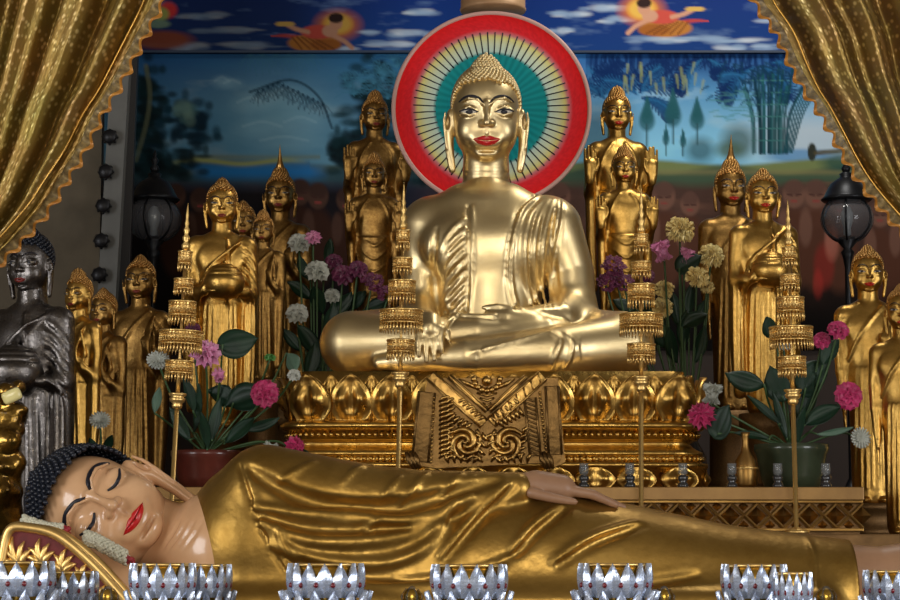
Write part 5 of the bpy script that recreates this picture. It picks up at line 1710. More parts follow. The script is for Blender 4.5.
def staffs():
    Y = -1.12
    m = M1(Y)
    k = 1.0
    # heights in photo pixels above the top edge of the collar
    tiers = [(42.5, 22, 62), (27, 20, 32), (26.5, 23, 92), (18.5, 16, 115), (13, 20, 143)]
    meshes = [(tier_mesh(w * m, h * m, 'tier'), z * m) for w, h, z in tiers]
    bm = bmesh.new()
    add_lathe(bm, [(2.2 * m, 0), (2.2 * m, 26 * m), (1.5 * m, 30 * m), (1.4 * m, 146 * m)], 14)
    spine = bm_mesh('staff spine', bm, MT['brass'])
    bm = bmesh.new()
    add_lathe(bm, [(2.9 * m, -16 * m), (4.5 * m, -15 * m), (5.5 * m, -12 * m), (4.6 * m, -10.5 * m), (7.5 * m, -8 * m), (8.2 * m, -5 * m), (6.0 * m, -4 * m), (8.8 * m, -2 * m), (9.0 * m, 0), (3 * m, 0.5 * m)], 24)
    collar = bm_mesh('staff collar', bm, MT['brass'])
    bm = bmesh.new()
    p = [(1.4, 143), (4, 147), (4.4, 150), (2.2, 153), (3.6, 156), (3.8, 158), (1.9, 161), (3.0, 164), (3.1, 166), (1.6, 169), (2.4, 172), (1.3, 176), (1.6, 180), (1.2, 184), (0.6, 190), (0.1, 193)]
    add_lathe(bm, [(r * m, z * m) for r, z in p], 16)
    spire = bm_mesh('staff spire', bm, MT['brass'])
    for x0, y0, ptop, col_y, lean, lab in ((171, 500, 187, 394, 2.3, 'first brass tiered parasol staff, leaning beside the reclining head'), (397.5, 512, 404, 373, 1.0, 'second brass tiered parasol staff, in front of the seated Buddha\'s knee and touching hand'), (641, 520, 641.5, 377, 0.6, 'third brass tiered parasol staff, at the throne end below the raised-palm pair'), (796, 533, 788, 390, -0.5, 'fourth brass tiered parasol staff, in front of the right bowl-holding Buddha')):
        # base point on the step under the collar
        c = P(x0 + (ptop - x0) * 0.42, col_y, Y)
        L = (c.z - STEP_Z) / math.cos(math.radians(lean))
        bx = c.x - math.sin(math.radians(lean)) * L
        root = thing('tiered_parasol_staff', lab, 'ceremonial staff', (bx, Y, STEP_Z + 0.003), (0, math.radians(lean), 0), 'tiered parasol staffs')
        bm = bmesh.new()
        add_lathe(bm, [(0.06, 0.0), (0.06, 0.012), (0.03, 0.02), (2.4 * m, 0.03), (2.4 * m, L - 15 * m)], 14)
        ob('pole', bm_mesh('staff pole', bm, MT['brass']), root)
        ob('collar', collar, root, (0, 0, L))
        ob('spine', spine, root, (0, 0, L))
        for me, z in meshes:
            ob('tier', me, root, (0, 0, L + z), (0, 0, rng.uniform(0, 1)))
        ob('spire', spire, root, (0, 0, L))
staffs()

M_IRON = mat('black lantern iron', (0.012, 0.013, 0.016), 0.38, metal=0.5)
def smoked_glass():
    m = mat('smoked glass', (0.13, 0.13, 0.14), 0.08, alpha=0.5)
    return m
def lanterns():
    Y = 1.35
    m = M1(Y)
    gm = smoked_glass()
    first = None
    for x, lab in ((154, 'black globe lantern left of the altar in front of the dark trees'), (847, 'black globe lantern right of the altar beside the right curtain hem')):
        c = P(x, 219, Y)
        base = TIER_Z
        if first is not None:
            r = copy_tree(first); r.location = (c.x, Y, base); r['label'] = lab
            continue
        root = thing('globe_lantern', lab, 'lantern', (c.x, Y, base)); first = root
        z = c.z - base
        R = 27 * m
        bm = bmesh.new()
        add_lathe(bm, [(R * math.cos(t) * 1.0, z + R * 0.86 * math.sin(t)) for t in np.linspace(-1.25, 1.05, 18)], 32, cap=False)
        o = ob('globe', bm_mesh('lantern globe', bm, gm), root); o['label'] = 'smoky glass globe'
        ribm = None
        for i in range(6):
            if ribm is None:
                bm = bmesh.new()
                add_tube(bm, [(R * 1.02 * math.cos(t), 0, z + R * 0.88 * math.sin(t)) for t in np.linspace(-1.25, 1.05, 14)], 0.0065, 6)
                ribm = bm_mesh('lantern rib', bm, M_IRON)
            ob('rib', ribm, root, None, (0, 0, PI / 3 * i + 0.3))
        bm = bmesh.new()
        zz = z + R * 0.74
        add_lathe(bm, [(24 * m, zz - 2 * m), (26 * m, zz), (23 * m, zz + 3 * m), (20 * m, zz + 9 * m), (16 * m, zz + 16 * m), (9 * m, zz + 21 * m), (6 * m, zz + 23 * m), (7 * m, zz + 26 * m), (4 * m, zz + 28 * m)], 28)
        ob('roof', bm_mesh('lantern roof', bm, M_IRON), root)
        bm = bmesh.new()
        add_lathe(bm, [(3 * m, zz + 27 * m), (5 * m, zz + 32 * m), (2 * m, zz + 36 * m), (4.2 * m, zz + 40 * m), (1.5 * m, zz + 44 * m), (2 * m, zz + 47 * m), (0.2 * m, zz + 51 * m)], 16)
        ob('finial', bm_mesh('lantern finial', bm, M_IRON), root)
        bm = bmesh.new()
        zb = z - R * 0.80
        add_lathe(bm, [(0.12, 0.0), (0.12, 0.03), (0.05, 0.06), (0.02, 0.12), (0.018, zb - 0.16), (5 * m, zb - 0.10), (7 * m, zb - 0.07), (4 * m, zb - 0.05), (10 * m, zb - 0.01), (9 * m, zb + 0.015), (1 * m, zb + 0.02)], 20)
        ob('post', bm_mesh('lantern post', bm, M_IRON), root)
        bm = bmesh.new()
        add_lathe(bm, [(0.004, zb + 0.02), (0.022, zb + 0.03), (0.022, zb + 0.07), (0.034, zb + 0.11), (0.036, zb + 0.15), (0.02, zb + 0.19), (0.002, zb + 0.20)], 16)
        ob('bulb', bm_mesh('lantern bulb', bm, mat('pale bulb glass', (0.55, 0.62, 0.66), 0.1)), root)
lanterns()

MT['silver'] = mat('bright silver petals', (0.62, 0.70, 0.86), 0.26, 0.65, nscale=30, color2=(0.38, 0.45, 0.60), rough_var=0.1)
MT['glass_dark'] = mat('dark glass', (0.03, 0.03, 0.032), 0.08, coat=0.5)
MT['glass_clear'] = mat('greyish clear glass', (0.20, 0.21, 0.21), 0.07, alpha=0.45)
MT['gem'] = mat('dark red gem', (0.16, 0.004, 0.012), 0.12, coat=0.6)
MT['bowl_gold'] = mat('gold lacquer bowl', (0.55, 0.34, 0.06), 0.25, 0.9)

def offering_petal(W, H, tip):
    """keeled pointed petal, outer face -y"""
    V, F = [], []
    nv, nu = 10, 6
    for side in (0, 1):
        for j in range(nv + 1):
            v = j / nv
            w = W / 2 * (0.62 + 0.38 * math.sin(PI / 2 * min(1, v / 0.35)) if v < 0.35 else max(0.0, 1 - ((v - 0.35) / 0.65) ** 1.5))
            for i in range(nu + 1):
                u = -1 + 2 * i / nu
                y = -0.012 * (1 - abs(u)) - tip * v * v - 0.012 * math.sin(PI * v)
                V.append((u * w, y + (0.006 if side else 0), v * H))
    n = (nv + 1) * (nu + 1)
    for j in range(nv):
        for i in range(nu):
            a = j * (nu + 1) + i
            F.append((a, a + 1, a + nu + 2, a + nu + 1)); F.append((n + a, n + a + nu + 1, n + a + nu + 2, n + a + 1))
        for i in (0, nu):
            a = j * (nu + 1) + i
            F.append((a, a + nu + 1, n + a + nu + 1, n + a))
    for i in range(nu):
        F.append((i, i + 1, n + i + 1, n + i))
    return mesh_np('silver petal', V, F, MT['silver'], smooth=False)

YC = -3.3
TABLE_Z = P(450, 668, YC).z
def cups():
    m = M1(YC)
    R = 33 * m
    H = P(450, 564, YC).z - TABLE_Z
    pu = offering_petal(0.066, 0.118, 0.008)
    pl = offering_petal(0.074, 0.150, 0.010)
    bm = bmesh.new(); add_ball(bm, (0, 0, 0), 0.0095, 1, s=(1, 0.7, 1.15)); gem = bm_mesh('gem', bm, MT['gem'])
    bm = bmesh.new()
    add_lathe(bm, [(0.002, 0.05), (0.05, 0.06), (R * 0.72, H * 0.55), (R * 0.90, H * 0.80), (R * 0.93, H - 0.004), (R * 0.88, H - 0.004), (R * 0.84, H * 0.8), (R * 0.6, H * 0.5), (0.002, H * 0.35)], 32, cap=False)
    bowl = bm_mesh('cup bowl', bm, MT['bowl_gold'])
    bm = bmesh.new()
    add_tube(bm, [(R * 0.93 * math.cos(2 * PI * i / 36), R * 0.93 * math.sin(2 * PI * i / 36), H - 0.002) for i in range(37)], 0.005, 8, cap=False)
    rim = bm_mesh('cup rim', bm, MT['brass'])
    bm = bmesh.new()
    add_lathe(bm, [(0.002, 0.0), (R * 0.75, 0.0), (R * 0.75, 0.012), (R * 0.35, 0.03), (R * 0.3, 0.055), (R * 0.45, 0.07), (0.002, 0.09)], 28, cap=False)
    foot = bm_mesh('cup foot', bm, MT['silver'])
    root = None
    spots = [(18, -2, -3.30, 1.0, 'silver lotus petal cup cut off by the left edge, before the red pillow'), (73, 8, -3.06, 0.72, 'smaller silver lotus petal cup before the gold piping of the pillow'), (163, 0, -3.34, 0.88, 'silver lotus petal cup under the reclining chin, left one of a touching pair'), (205, 1, -3.12, 0.74, 'silver lotus petal cup under the peach neck, right one of a touching pair'), (326, 0, -3.3, 1.05, 'silver lotus petal cup below the gold chest folds, standing alone'), (469, 1, -3.3, 1.02, 'silver lotus petal cup below the second tiered staff, standing alone'), (615, 0, -3.3, 1.0, 'silver lotus petal cup below the laid-out hand and third staff'), (754, 1, -3.3, 0.88, 'silver lotus petal cup below the robe hem, larger one of a touching pair'), (793, 9, -3.52, 0.50, 'small silver lotus petal cup touching the larger one at the robe hem'), (893, 7, -3.3, 0.80, 'silver lotus petal cup at the right edge before the peach feet')]
    for i, (px, dy, Y, k, lab) in enumerate(spots):
        p = P(px, 564 + dy, Y)
        if root is None:
            root = thing('petal_cup', lab, 'offering cup', (p.x, Y, TABLE_Z), (0, 0, 0), 'silver petal cups along the front')
            ob('foot', foot, root); ob('bowl', bowl, root); ob('rim', rim, root)
            n = 14
            for q in range(n):
                a = 2 * PI * q / n
                o = ob('petal', pu, root, (math.cos(a) * R * 0.93, math.sin(a) * R * 0.93, H - 0.115), (0, 0, a + PI / 2))
                b = a + PI / n
                o = ob('lower_petal', pl, root, (math.cos(b) * R * 0.70, math.sin(b) * R * 0.70, H - 0.225), None)
                o.rotation_euler = (Matrix.Rotation(b + PI / 2, 4, 'Z') @ Matrix.Rotation(math.radians(22), 4, 'X')).to_euler()
                g = ob('gem', gem, root, (math.cos(b) * R * 1.09, math.sin(b) * R * 1.09, H - 0.072), (0, 0, b + PI / 2))
                g['label'] = 'dark red gem'
            c = root
        else:
            c = copy_tree(root); c['label'] = lab
        c.location = (p.x, Y, TABLE_Z)
        hz = (p.z - TABLE_Z) / H
        c.scale = (k, k, hz)
        c.rotation_euler = (0, 0, rng.uniform(0, 0.5))
    # little glass buds on gilt stems between the cups
    bm = bmesh.new()
    hb = P(450, 589, YC).z - TABLE_Z
    add_lathe(bm, [(0.002, 0), (0.045, 0), (0.045, 0.012), (0.012, 0.025), (0.010, hb * 0.7), (0.022, hb * 0.74), (0.034, hb * 0.86), (0.034, hb * 0.93), (0.024, hb * 0.985), (0.016, hb), (0.002, hb)], 20, cap=False)
    stem = bm_mesh('gilt stem', bm, MT['bowl_gold'])
    bm = bmesh.new()
    add_ball(bm, (0, 0, hb * 0.965), 0.018, 2, s=(1, 1, 1.1))
    for i in range(6):
        a = PI / 3 * i
        add_tube(bm, [(0.03 * math.cos(a), 0.03 * math.sin(a), hb * 0.82), (0.036 * math.cos(a), 0.036 * math.sin(a), hb * 0.9), (0.018 * math.cos(a), 0.018 * math.sin(a), hb * 0.995)], 0.005, 5)
    bud = bm_mesh('glass bud', bm, MT['glass_clear'])
    for px, dy, lab in ((412, 2, 'small gilt glass bud between the cups below the second staff'), (664, 3, 'small gilt glass bud beside the cup below the laid-out hand'), (826, 4, 'small gilt glass bud beside the small cup at the robe hem'), (108, 6, 'small gilt glass bud by the pillow piping')):
        p = P(px, 592 + dy, -3.2)
        r = thing('glass_bud', lab, 'candle holder', (p.x, -3.2, TABLE_Z), (0, 0, 0), 'small gilt glass buds')
        ob('stem', stem, r); o = ob('bud', bud, r)
    root = thing('offering_table', 'long front table carrying the silver cups, below the frame', 'table', (0, -3.3, 0))
    bm = bmesh.new(); add_box(bm, (0, 0, TABLE_Z - 0.03), (4.2, 0.8, 0.06), bevel=0.006)
    ob('table_top', bm_mesh('table top', bm, MT['gold_brown'], smooth=False), root)
    for sx in (-1.95, 1.95):
        for sy in (-0.33, 0.33):
            bm = bmesh.new(); add_box(bm, (sx, sy, (TABLE_Z - 0.06) / 2), (0.09, 0.09, TABLE_Z - 0.06))
            ob('leg', bm_mesh('table leg', bm, MT['gold_brown'], smooth=False), root)
cups()

def ledge_things():
    Y = -0.86
    m = M1(Y)
    bm = bmesh.new()
    add_lathe(bm, [(0.001, 0.0), (5.5 * m, 0), (5.8 * m, 2 * m), (5.0 * m, 4 * m), (3.4 * m, 5.5 * m), (5.0 * m, 8 * m), (5.2 * m, 11 * m), (3.0 * m, 12.5 * m)], 18, cap=False)
    lower = bm_mesh('jar base', bm, MT['glass_dark'])
    bm = bmesh.new()
    add_lathe(bm, [(3.0 * m, 12.5 * m), (4.6 * m, 14 * m), (5.0 * m, 18 * m), (4.4 * m, 22 * m), (4.9 * m, 24 * m), (4.3 * m, 24 * m), (3.8 * m, 20 * m), (3.6 * m, 14 * m)], 18, cap=False)
    upper = bm_mesh('jar cup', bm, MT['glass_clear'])
    for px, dx, lab in ((584, 0, 'small dark glass goblet at the corner of the carved panel'), (630, 0, 'small dark glass goblet beside the third tiered staff'), (683, 0, 'small dark glass goblet before the throne\'s right end'), (732, 0, 'small dark glass goblet beside the gold bottle'), (778, 0, 'small dark glass goblet before the green pot, near the fourth staff'), (826, 0, 'small dark glass goblet before the green pot, toward the white flower')):
        p = P(px, 486, Y)
        r = thing('glass_goblet', lab, 'goblet', (p.x, Y, TIER_Z), (0, 0, 0), 'small goblets along the altar ledge')
        ob('base', lower, r); ob('cup', upper, r)
    Y = -0.72
    p = P(746, 486, Y); m = M1(Y)
    r = thing('gold_bottle', 'slender gold bottle vase on the ledge left of the green pot', 'vase', (p.x, Y, TIER_Z))
    bm = bmesh.new()
    add_lathe(bm, [(0.001, 0), (9 * m, 0), (11 * m, 4 * m), (12 * m, 16 * m), (10 * m, 28 * m), (5 * m, 36 * m), (3.2 * m, 44 * m), (3.4 * m, 52 * m), (5 * m, 56 * m), (4 * m, 56 * m), (2 * m, 46 * m)], 24, cap=False)
    ob('body', bm_mesh('gold bottle', bm, MT['gold_old']), r)
    bm = bmesh.new()
    add_tube(bm, [(11.6 * m * math.cos(2 * PI * i / 24), 11.6 * m * math.sin(2 * PI * i / 24), 20 * m) for i in range(25)], 0.006, 6, cap=False)
    ob('band', bm_mesh('bottle band', bm, MT['brass']), r)
ledge_things()

def corner_ornament():
    Y = -1.28
    p = P(4, 470, Y)
    z0 = STEP_Z
    root = thing('gilded_ornament', 'glossy amber-gold lumpy figure at the left edge, below the dark silver Buddha', 'ornament', (p.x, Y, z0))
    f = Field((-0.35, -0.17, -0.02), (0.22, 0.22, 0.95), 0.009)
    r2 = random.Random(11)
    T = lambda px, py: (P(px, py, Y).x - p.x, P(px, py, Y).z - z0)
    for i in range(110):
        py = r2.uniform(378, 540)
        px = r2.uniform(-40, 20 - max(0, (py - 470)) * 0.05)
        x, z = T(px, py)
        a = r2.uniform(0.018, 0.055)
        f.ell((x, r2.uniform(-0.06, 0.05), z), (a, a * r2.uniform(0.7, 1.2), a * r2.uniform(0.5, 1.0)), 0.015)
    x, z = T(-12, 460)
    f.tube([(x, 0.03, 0.0), (x, 0.03, 0.5)], [0.15, 0.13], 0.05)
    f.cut_below(0.003)
    V, Q = f.mesh(1)
    ob('body', mesh_np('amber figure', V, Q, mat('amber lacquer gold', (0.40, 0.23, 0.04), 0.2, 0.9, nscale=9, color2=(0.08, 0.04, 0.008), bump=0.4, bscale=30, coat=0.2)), root)
    x, z = T(18, 398)
    bm = bmesh.new()
    add_box(bm, (x, -0.14, z), (0.085, 0.07, 0.055), Euler((0.1, math.radians(-25), 0.2)).to_matrix(), 0.016)
    o = ob('yellow_block', bm_mesh('yellow block', bm, mat('pale yellow wax', (0.85, 0.74, 0.32), 0.2, coat=0.4)), root); o['label'] = 'pale yellow block'
corner_ornament()

def garlands():
    Y = YR - 0.28
    for pts, lab, tip in ((((24, 521), (38, 526), (50, 529), (62, 530)), 'white jasmine garland bundle above the pillow piping, by the black curls', (66, 531)), (((86, 538), (98, 542), (112, 550), (126, 558)), 'white jasmine garland bundle under the reclining cheek', (131, 561))):
        q = crom(pts, 8)
        a = P(*q[0], Y)
        root = thing('jasmine_bundle', lab, 'flower garland', a, (0, 0, 0), 'jasmine bundles by the reclining head')
        C, R = [], []
        for i, s in enumerate(q):
            c = P(s[0], s[1], Y) - a
            for k in range(9):
                t = 2 * PI * (k + 0.5 * (i % 2)) / 9
                d = 0.020 if 'curls' in lab else 0.026
                C.append((c.x + rng.uniform(-.004, .004), c.y + d * math.cos(t), c.z + d * math.sin(t))); R.append(rng.uniform(0.008, 0.0115))
            C.append(c[:]); R.append(0.02)
        V, F = beads_np(C, R)
        ob('buds', mesh_np('jasmine buds', V, F, MT['jasmine']), root)
        bm = bmesh.new()
        e = P(*tip, Y) - a
        for k in range(7):
            add_ball(bm, (e.x + rng.uniform(-.016, .016), rng.uniform(-.02, .012), e.z + rng.uniform(-.014, .014)), 0.013, 1)
        t = ob('red_tip', bm_mesh('red tip', bm, MT['petal_red']), root); t['label'] = 'dark red flower tip'
MT['jasmine'] = mat('jasmine white', (0.62, 0.60, 0.46), 0.6, noise=0.15, nscale=40)
MT['petal_red'] = mat('dark red petals', (0.30, 0.02, 0.03), 0.5)
garlands()
# ------------------------------------------------------------------ flowers
def petal_mat(name, c, c2):
    return mat(name, c, 0.5, 0.0, nscale=14, color2=c2, sheen=0.1)
MT['pink'] = petal_mat('hot pink petals', (0.55, 0.035, 0.15), (0.30, 0.015, 0.07))
MT['pink_pale'] = petal_mat('pale pink petals', (0.72, 0.34, 0.50), (0.60, 0.16, 0.36))
MT['magenta'] = petal_mat('magenta petals', (0.14, 0.015, 0.06), (0.08, 0.010, 0.04))
MT['white_petal'] = petal_mat('white petals', (0.48, 0.49, 0.44), (0.32, 0.34, 0.29))
MT['yellow_petal'] = petal_mat('cream yellow petals', (0.88, 0.74, 0.34), (0.70, 0.48, 0.14))
MT['leaf'] = mat('dark green leaf', (0.010, 0.038, 0.018), 0.5, nscale=9, color2=(0.005, 0.020, 0.010))
MT['leaf_pale'] = mat('grey green leaf', (0.10, 0.17, 0.12), 0.45, nscale=9, color2=(0.06, 0.12, 0.08))
MT['stem'] = mat('green stem', (0.05, 0.10, 0.035), 0.5)
MT['pod'] = mat('bright green pod', (0.10, 0.32, 0.08), 0.45)

def cup_petal(V, F, az, tilt, L, W, cup, base, ruf=0.0, r=None):
    nu, nv = 4, 5
    o = len(V)
    R = Matrix.Rotation(az, 3, 'Z') @ Matrix.Rotation(tilt, 3, 'Y')
    for j in range(nv + 1):
        v = j / nv
        w = W * (math.sin(PI * (0.12 + 0.72 * v)) ** 0.7)
        for i in range(nu + 1):
            u = -1 + 2 * i / nu
            p = Vector((cup * (u * u) * L * 0.35 - cup * L * 0.25 * math.sin(PI * v) + ruf * L * 0.12 * math.sin(5 * u + 3 * v + az * 3) * v, u * w, L * v))
            V.append((R @ p + base)[:])
    for j in range(nv):
        for i in range(nu):
            a = o + j * (nu + 1) + i
            F.append((a, a + 1, a + nu + 2, a + nu + 1))

def blossom(kind, R, seed=0):
    """flower facing +z, radius R -> V, F"""
    r = random.Random(seed)
    V, F = [], []
    z = Vector((0, 0, 0))
    if kind == 'peony':
        for lay, (n, t, l) in enumerate(((5, 0.12, 0.62), (7, 0.45, 0.78), (8, 0.8, 0.92), (9, 1.15, 1.0), (9, 1.45, 0.95))):
            for k in range(n):
                cup_petal(V, F, 2 * PI * k / n + lay * 0.5 + r.uniform(-.15, .15), t + r.uniform(-.1, .1), R * l, R * (0.30 + 0.06 * lay), 0.8, z, 0.8, r)
    elif kind == 'rose':
        for lay, (n, t, l) in enumerate(((3, 0.05, 0.75), (4, 0.30, 0.85), (5, 0.62, 0.95), (6, 1.0, 1.0), (6, 1.35, 0.95))):
            for k in range(n):
                cup_petal(V, F, 2 * PI * k / n + lay * 0.7, t + r.uniform(-.08, .08), R * l, R * 0.45, 0.9, z, 0.25, r)
    elif kind == 'carnation':
        for lay, (n, t, l) in enumerate(((8, 0.2, 0.75), (12, 0.6, 0.85), (14, 1.0, 0.95), (16, 1.4, 1.0), (14, 1.7, 0.9))):
            for k in range(n):
                cup_petal(V, F, 2 * PI * k / n + lay * 0.3 + r.uniform(-.2, .2), t + r.uniform(-.15, .15), R * l * r.uniform(0.9, 1.05), R * 0.17, 0.3, z, 1.6, r)
    elif kind == 'lotus':
        for lay, (n, t, l) in enumerate(((5, 0.06, 0.95), (6, 0.28, 1.0), (7, 0.55, 1.0), (7, 0.9, 0.9))):
            for k in range(n):
                cup_petal(V, F, 2 * PI * k / n + lay * 0.45, t, R * 1.3 * l, R * 0.34, 1.0, z, 0.05, r)
    elif kind == 'bud':
        for lay, (n, t, l) in enumerate(((4, 0.0, 1.0), (5, 0.10, 0.95), (5, 0.2, 0.8))):
            for k in range(n):
                cup_petal(V, F, 2 * PI * k / n + lay * 0.6, t, R * 2.0 * l, R * 0.55, 1.5, z, 0.0, r)
    elif kind == 'daisy':
        for lay, (n, t, l) in enumerate(((14, 0.9, 0.8), (18, 1.25, 1.0), (18, 1.5, 0.95))):
            for k in range(n):
                cup_petal(V, F, 2 * PI * k / n + lay * 0.2, t, R * l, R * 0.12, 0.3, z, 0.3, r)
    elif kind == 'cluster':
        for k in range(46):
            d = Vector((r.gauss(0, 1), r.gauss(0, 1), abs(r.gauss(0, 1)))).normalized() * R * r.uniform(0.75, 1.0)
            for q in range(4):
                o = len(V)
                cup_petal(V, F, PI / 2 * q + k, 1.2, R * 0.24, R * 0.12, 0.4, d)
    return V, F

def aim(V, d, at):
    q = Vector((0, 0, 1)).rotation_difference(Vector(d).normalized()).to_matrix()
    return [(q @ Vector(v) + Vector(at))[:] for v in V]

def leaf_mesh(L, W, curl, seed, m, round_=False):
    """leaf along +z facing -y"""
    r = random.Random(seed)
    V, F = [], []
    nu, nv = 8, 12
    for side in (0, 1):
        for j in range(nv + 1):
            v = j / nv
            w = W / 2 * (math.sin(PI * v) ** (0.5 if round_ else 0.8)) + 0.001
            for i in range(nu + 1):
                u = -1 + 2 * i / nu
                V.append((u * w, -curl * L * (v * v) * 0.5 + 0.18 * W * u * u - 0.05 * W * math.cos(u * 9) * math.sin(PI * v) + (0.004 if side else 0), v * L - (0.12 * L * u * u if round_ else 0)))
    n = (nu + 1) * (nv + 1)
    for j in range(nv):
        for i in range(nu):
            a = j * (nu + 1) + i
            F.append((a, a + 1, a + nu + 2, a + nu + 1)); F.append((n + a, n + a + nu + 1, n + a + nu + 2, n + a + 1))
        for i in (0, nu):
            a = j * (nu + 1) + i
            F.append((a, a + nu + 1, n + a + nu + 1, n + a))
    return V, F

def arrangement(name, label, cat, px, py, Y, support, flowers, leaves, pot):
    """flowers: (px, py, r_px, kind, material, dY, facing); leaves: (px, py, len_px, wid_px, angle, material, dY)"""
    p = P(px, py, Y)
    root = thing(name, label, cat, (p.x, Y, support))
    O = Vector((p.x, Y, support))
    m = M1(Y)
    mouth = pot(root)                        # local mouth point
    for i, (fx, fy, r, kind, mk, dy, d) in enumerate(flowers):
        c = P(fx, fy, Y + dy) - O
        V, F = blossom(kind, r * m, seed=i * 7 + int(fx))
        V = aim(V, d, c)
        me = mesh_np('%s blossom' % kind, V, F, MT[mk])
        o = ob({'bud': 'flower_bud', 'cluster': 'flower_cluster'}.get(kind, 'flower'), me, root)
        bm = bmesh.new()
        dv = Vector(d).normalized()
        mid = (mouth + c) / 2 + Vector(((c.x - mouth.x) * 0.22, 0.03, 0.05))
        pts = [Vector(a) for a in crom([mouth[:], mid[:], (c - dv * r * m * 0.12)[:]], 6)]
        add_tube(bm, pts, 0.0055, 6)
        s = ob('stem', bm_mesh('flower stem', bm, MT['stem']), root)
        o['label'] = {'pink': 'hot pink', 'pink_pale': 'pale pink', 'magenta': 'dark magenta', 'white_petal': 'white', 'yellow_petal': 'cream yellow', 'pod': 'bright green'}[mk] + ' ' + {'bud': 'bud', 'cluster': 'flower cluster'}.get(kind, 'bloom')
    for i, (lx, ly, L, W, ang, mk, dy) in enumerate(leaves):
        c = P(lx, ly, Y + dy) - O
        V, F = leaf_mesh(L * m, W * m, 0.4, i, None, W > 0.75 * L)
        A = Matrix.Rotation(math.radians(ang), 3, 'Y') @ Matrix.Rotation(rng.uniform(-0.6, 0.4), 3, 'X') @ Matrix.Rotation(rng.uniform(-0.5, 0.5), 3, 'Z')
        V = [(A @ Vector((v[0], v[1], v[2] - L * m * 0.5)) + c)[:] for v in V]
        ob('leaf', mesh_np('leaf', V, F, MT[mk]), root)
        b0 = A @ Vector((0, 0, -L * m * 0.5)) + c
        if W > 6 and L > 14:
            bm = bmesh.new()
            mid = (mouth + b0) / 2 + Vector(((b0.x - mouth.x) * 0.2, 0.02, 0.04))
            add_tube(bm, [Vector(a) for a in crom([mouth[:], mid[:], b0[:]], 5)], 0.005, 6)
            ob('leaf_stalk', bm_mesh('leaf stalk', bm, MT['stem']), root)
    return root

def pot_fn(prof, m, label, rim=None, soil=True):
    def fn(root):
        bm = bmesh.new(); add_lathe(bm, prof, 28, cap=False)
        o = ob('pot', bm_mesh('pot', bm, m), root); o['label'] = label
        top = max(z for r, z in prof); rr_ = max(r for r, z in prof if z > top * 0.85)
        bm = bmesh.new(); add_lathe(bm, [(0.001, top * 0.9), (rr_ * 0.9, top * 0.9), (rr_ * 0.9, top * 0.86), (0.001, top * 0.86)], 24, cap=False)
        ob('soil', bm_mesh('soil', bm, MT['black']), root)
        return Vector((0, 0, top * 0.9))
    return fn

UPF = (0.1, -0.75, 0.6)
m0 = M1(-0.7)
red_pot = mat('dark red glazed pot', (0.11, 0.022, 0.014), 0.3, noise=0.4, nscale=8, coat=0.3)
green_pot = mat('dark green glazed pot', (0.04, 0.055, 0.03), 0.3, noise=0.4, nscale=8, coat=0.3)
prof = [(0.001, 0), (26 * m0, 0), (30 * m0, 12 * m0), (34 * m0, 30 * m0), (36 * m0, 34 * m0), (36 * m0, 39 * m0), (32 * m0, 39 * m0), (30 * m0, 30 * m0)]
arrangement('potted_lotus', 'red pot of pink lotuses and dark leaves between the leaning staff and the throne', 'potted flowers', 206, 486, -0.55, TIER_Z,
    [(206, 360, 15, 'lotus', 'pink_pale', -0.15, UPF), (219, 378, 6, 'bud', 'pink_pale', -0.2, (0, -0.9, 0.4)), (265, 394, 14, 'peony', 'pink', -0.22, (-0.1, -0.9, 0.3)), (270, 359, 6, 'rose', 'pod', -0.15, (0.1, -0.3, 0.9)), (294, 376, 7, 'rose', 'white_petal', -0.2, UPF), (158, 361, 12, 'daisy', 'white_petal', -0.1, UPF), (193, 330, 8, 'peony', 'magenta', 0.0, UPF), (292, 448, 10, 'lotus', 'pink', -0.25, (0.5, -0.8, 0.2)), (276, 449, 6, 'bud', 'white_petal', -0.25, (-0.9, -0.4, 0.1))],
    [(240, 342, 36, 30, 80, 'leaf', -0.15), (246, 398, 46, 30, 70, 'leaf', -0.1), (157, 400, 26, 9, 10, 'leaf_pale', -0.2), (222, 396, 34, 22, -60, 'leaf', -0.05), (292, 362, 24, 16, 150, 'leaf_pale', -0.15), (190, 395, 40, 12, -15, 'leaf', -0.1), (215, 420, 44, 12, 5, 'leaf', -0.15), (180, 425, 40, 12, -35, 'leaf', -0.15), (240, 430, 44, 14, 50, 'leaf', -0.15), (205, 430, 40, 10, -5, 'leaf', -0.2), (262, 425, 36, 12, 75, 'leaf', -0.12), (198, 408, 50, 9, 12, 'leaf', -0.1), (302, 452, 16, 6, 95, 'leaf', -0.25)],
    pot_fn(prof, red_pot, 'dark red glazed pot'))
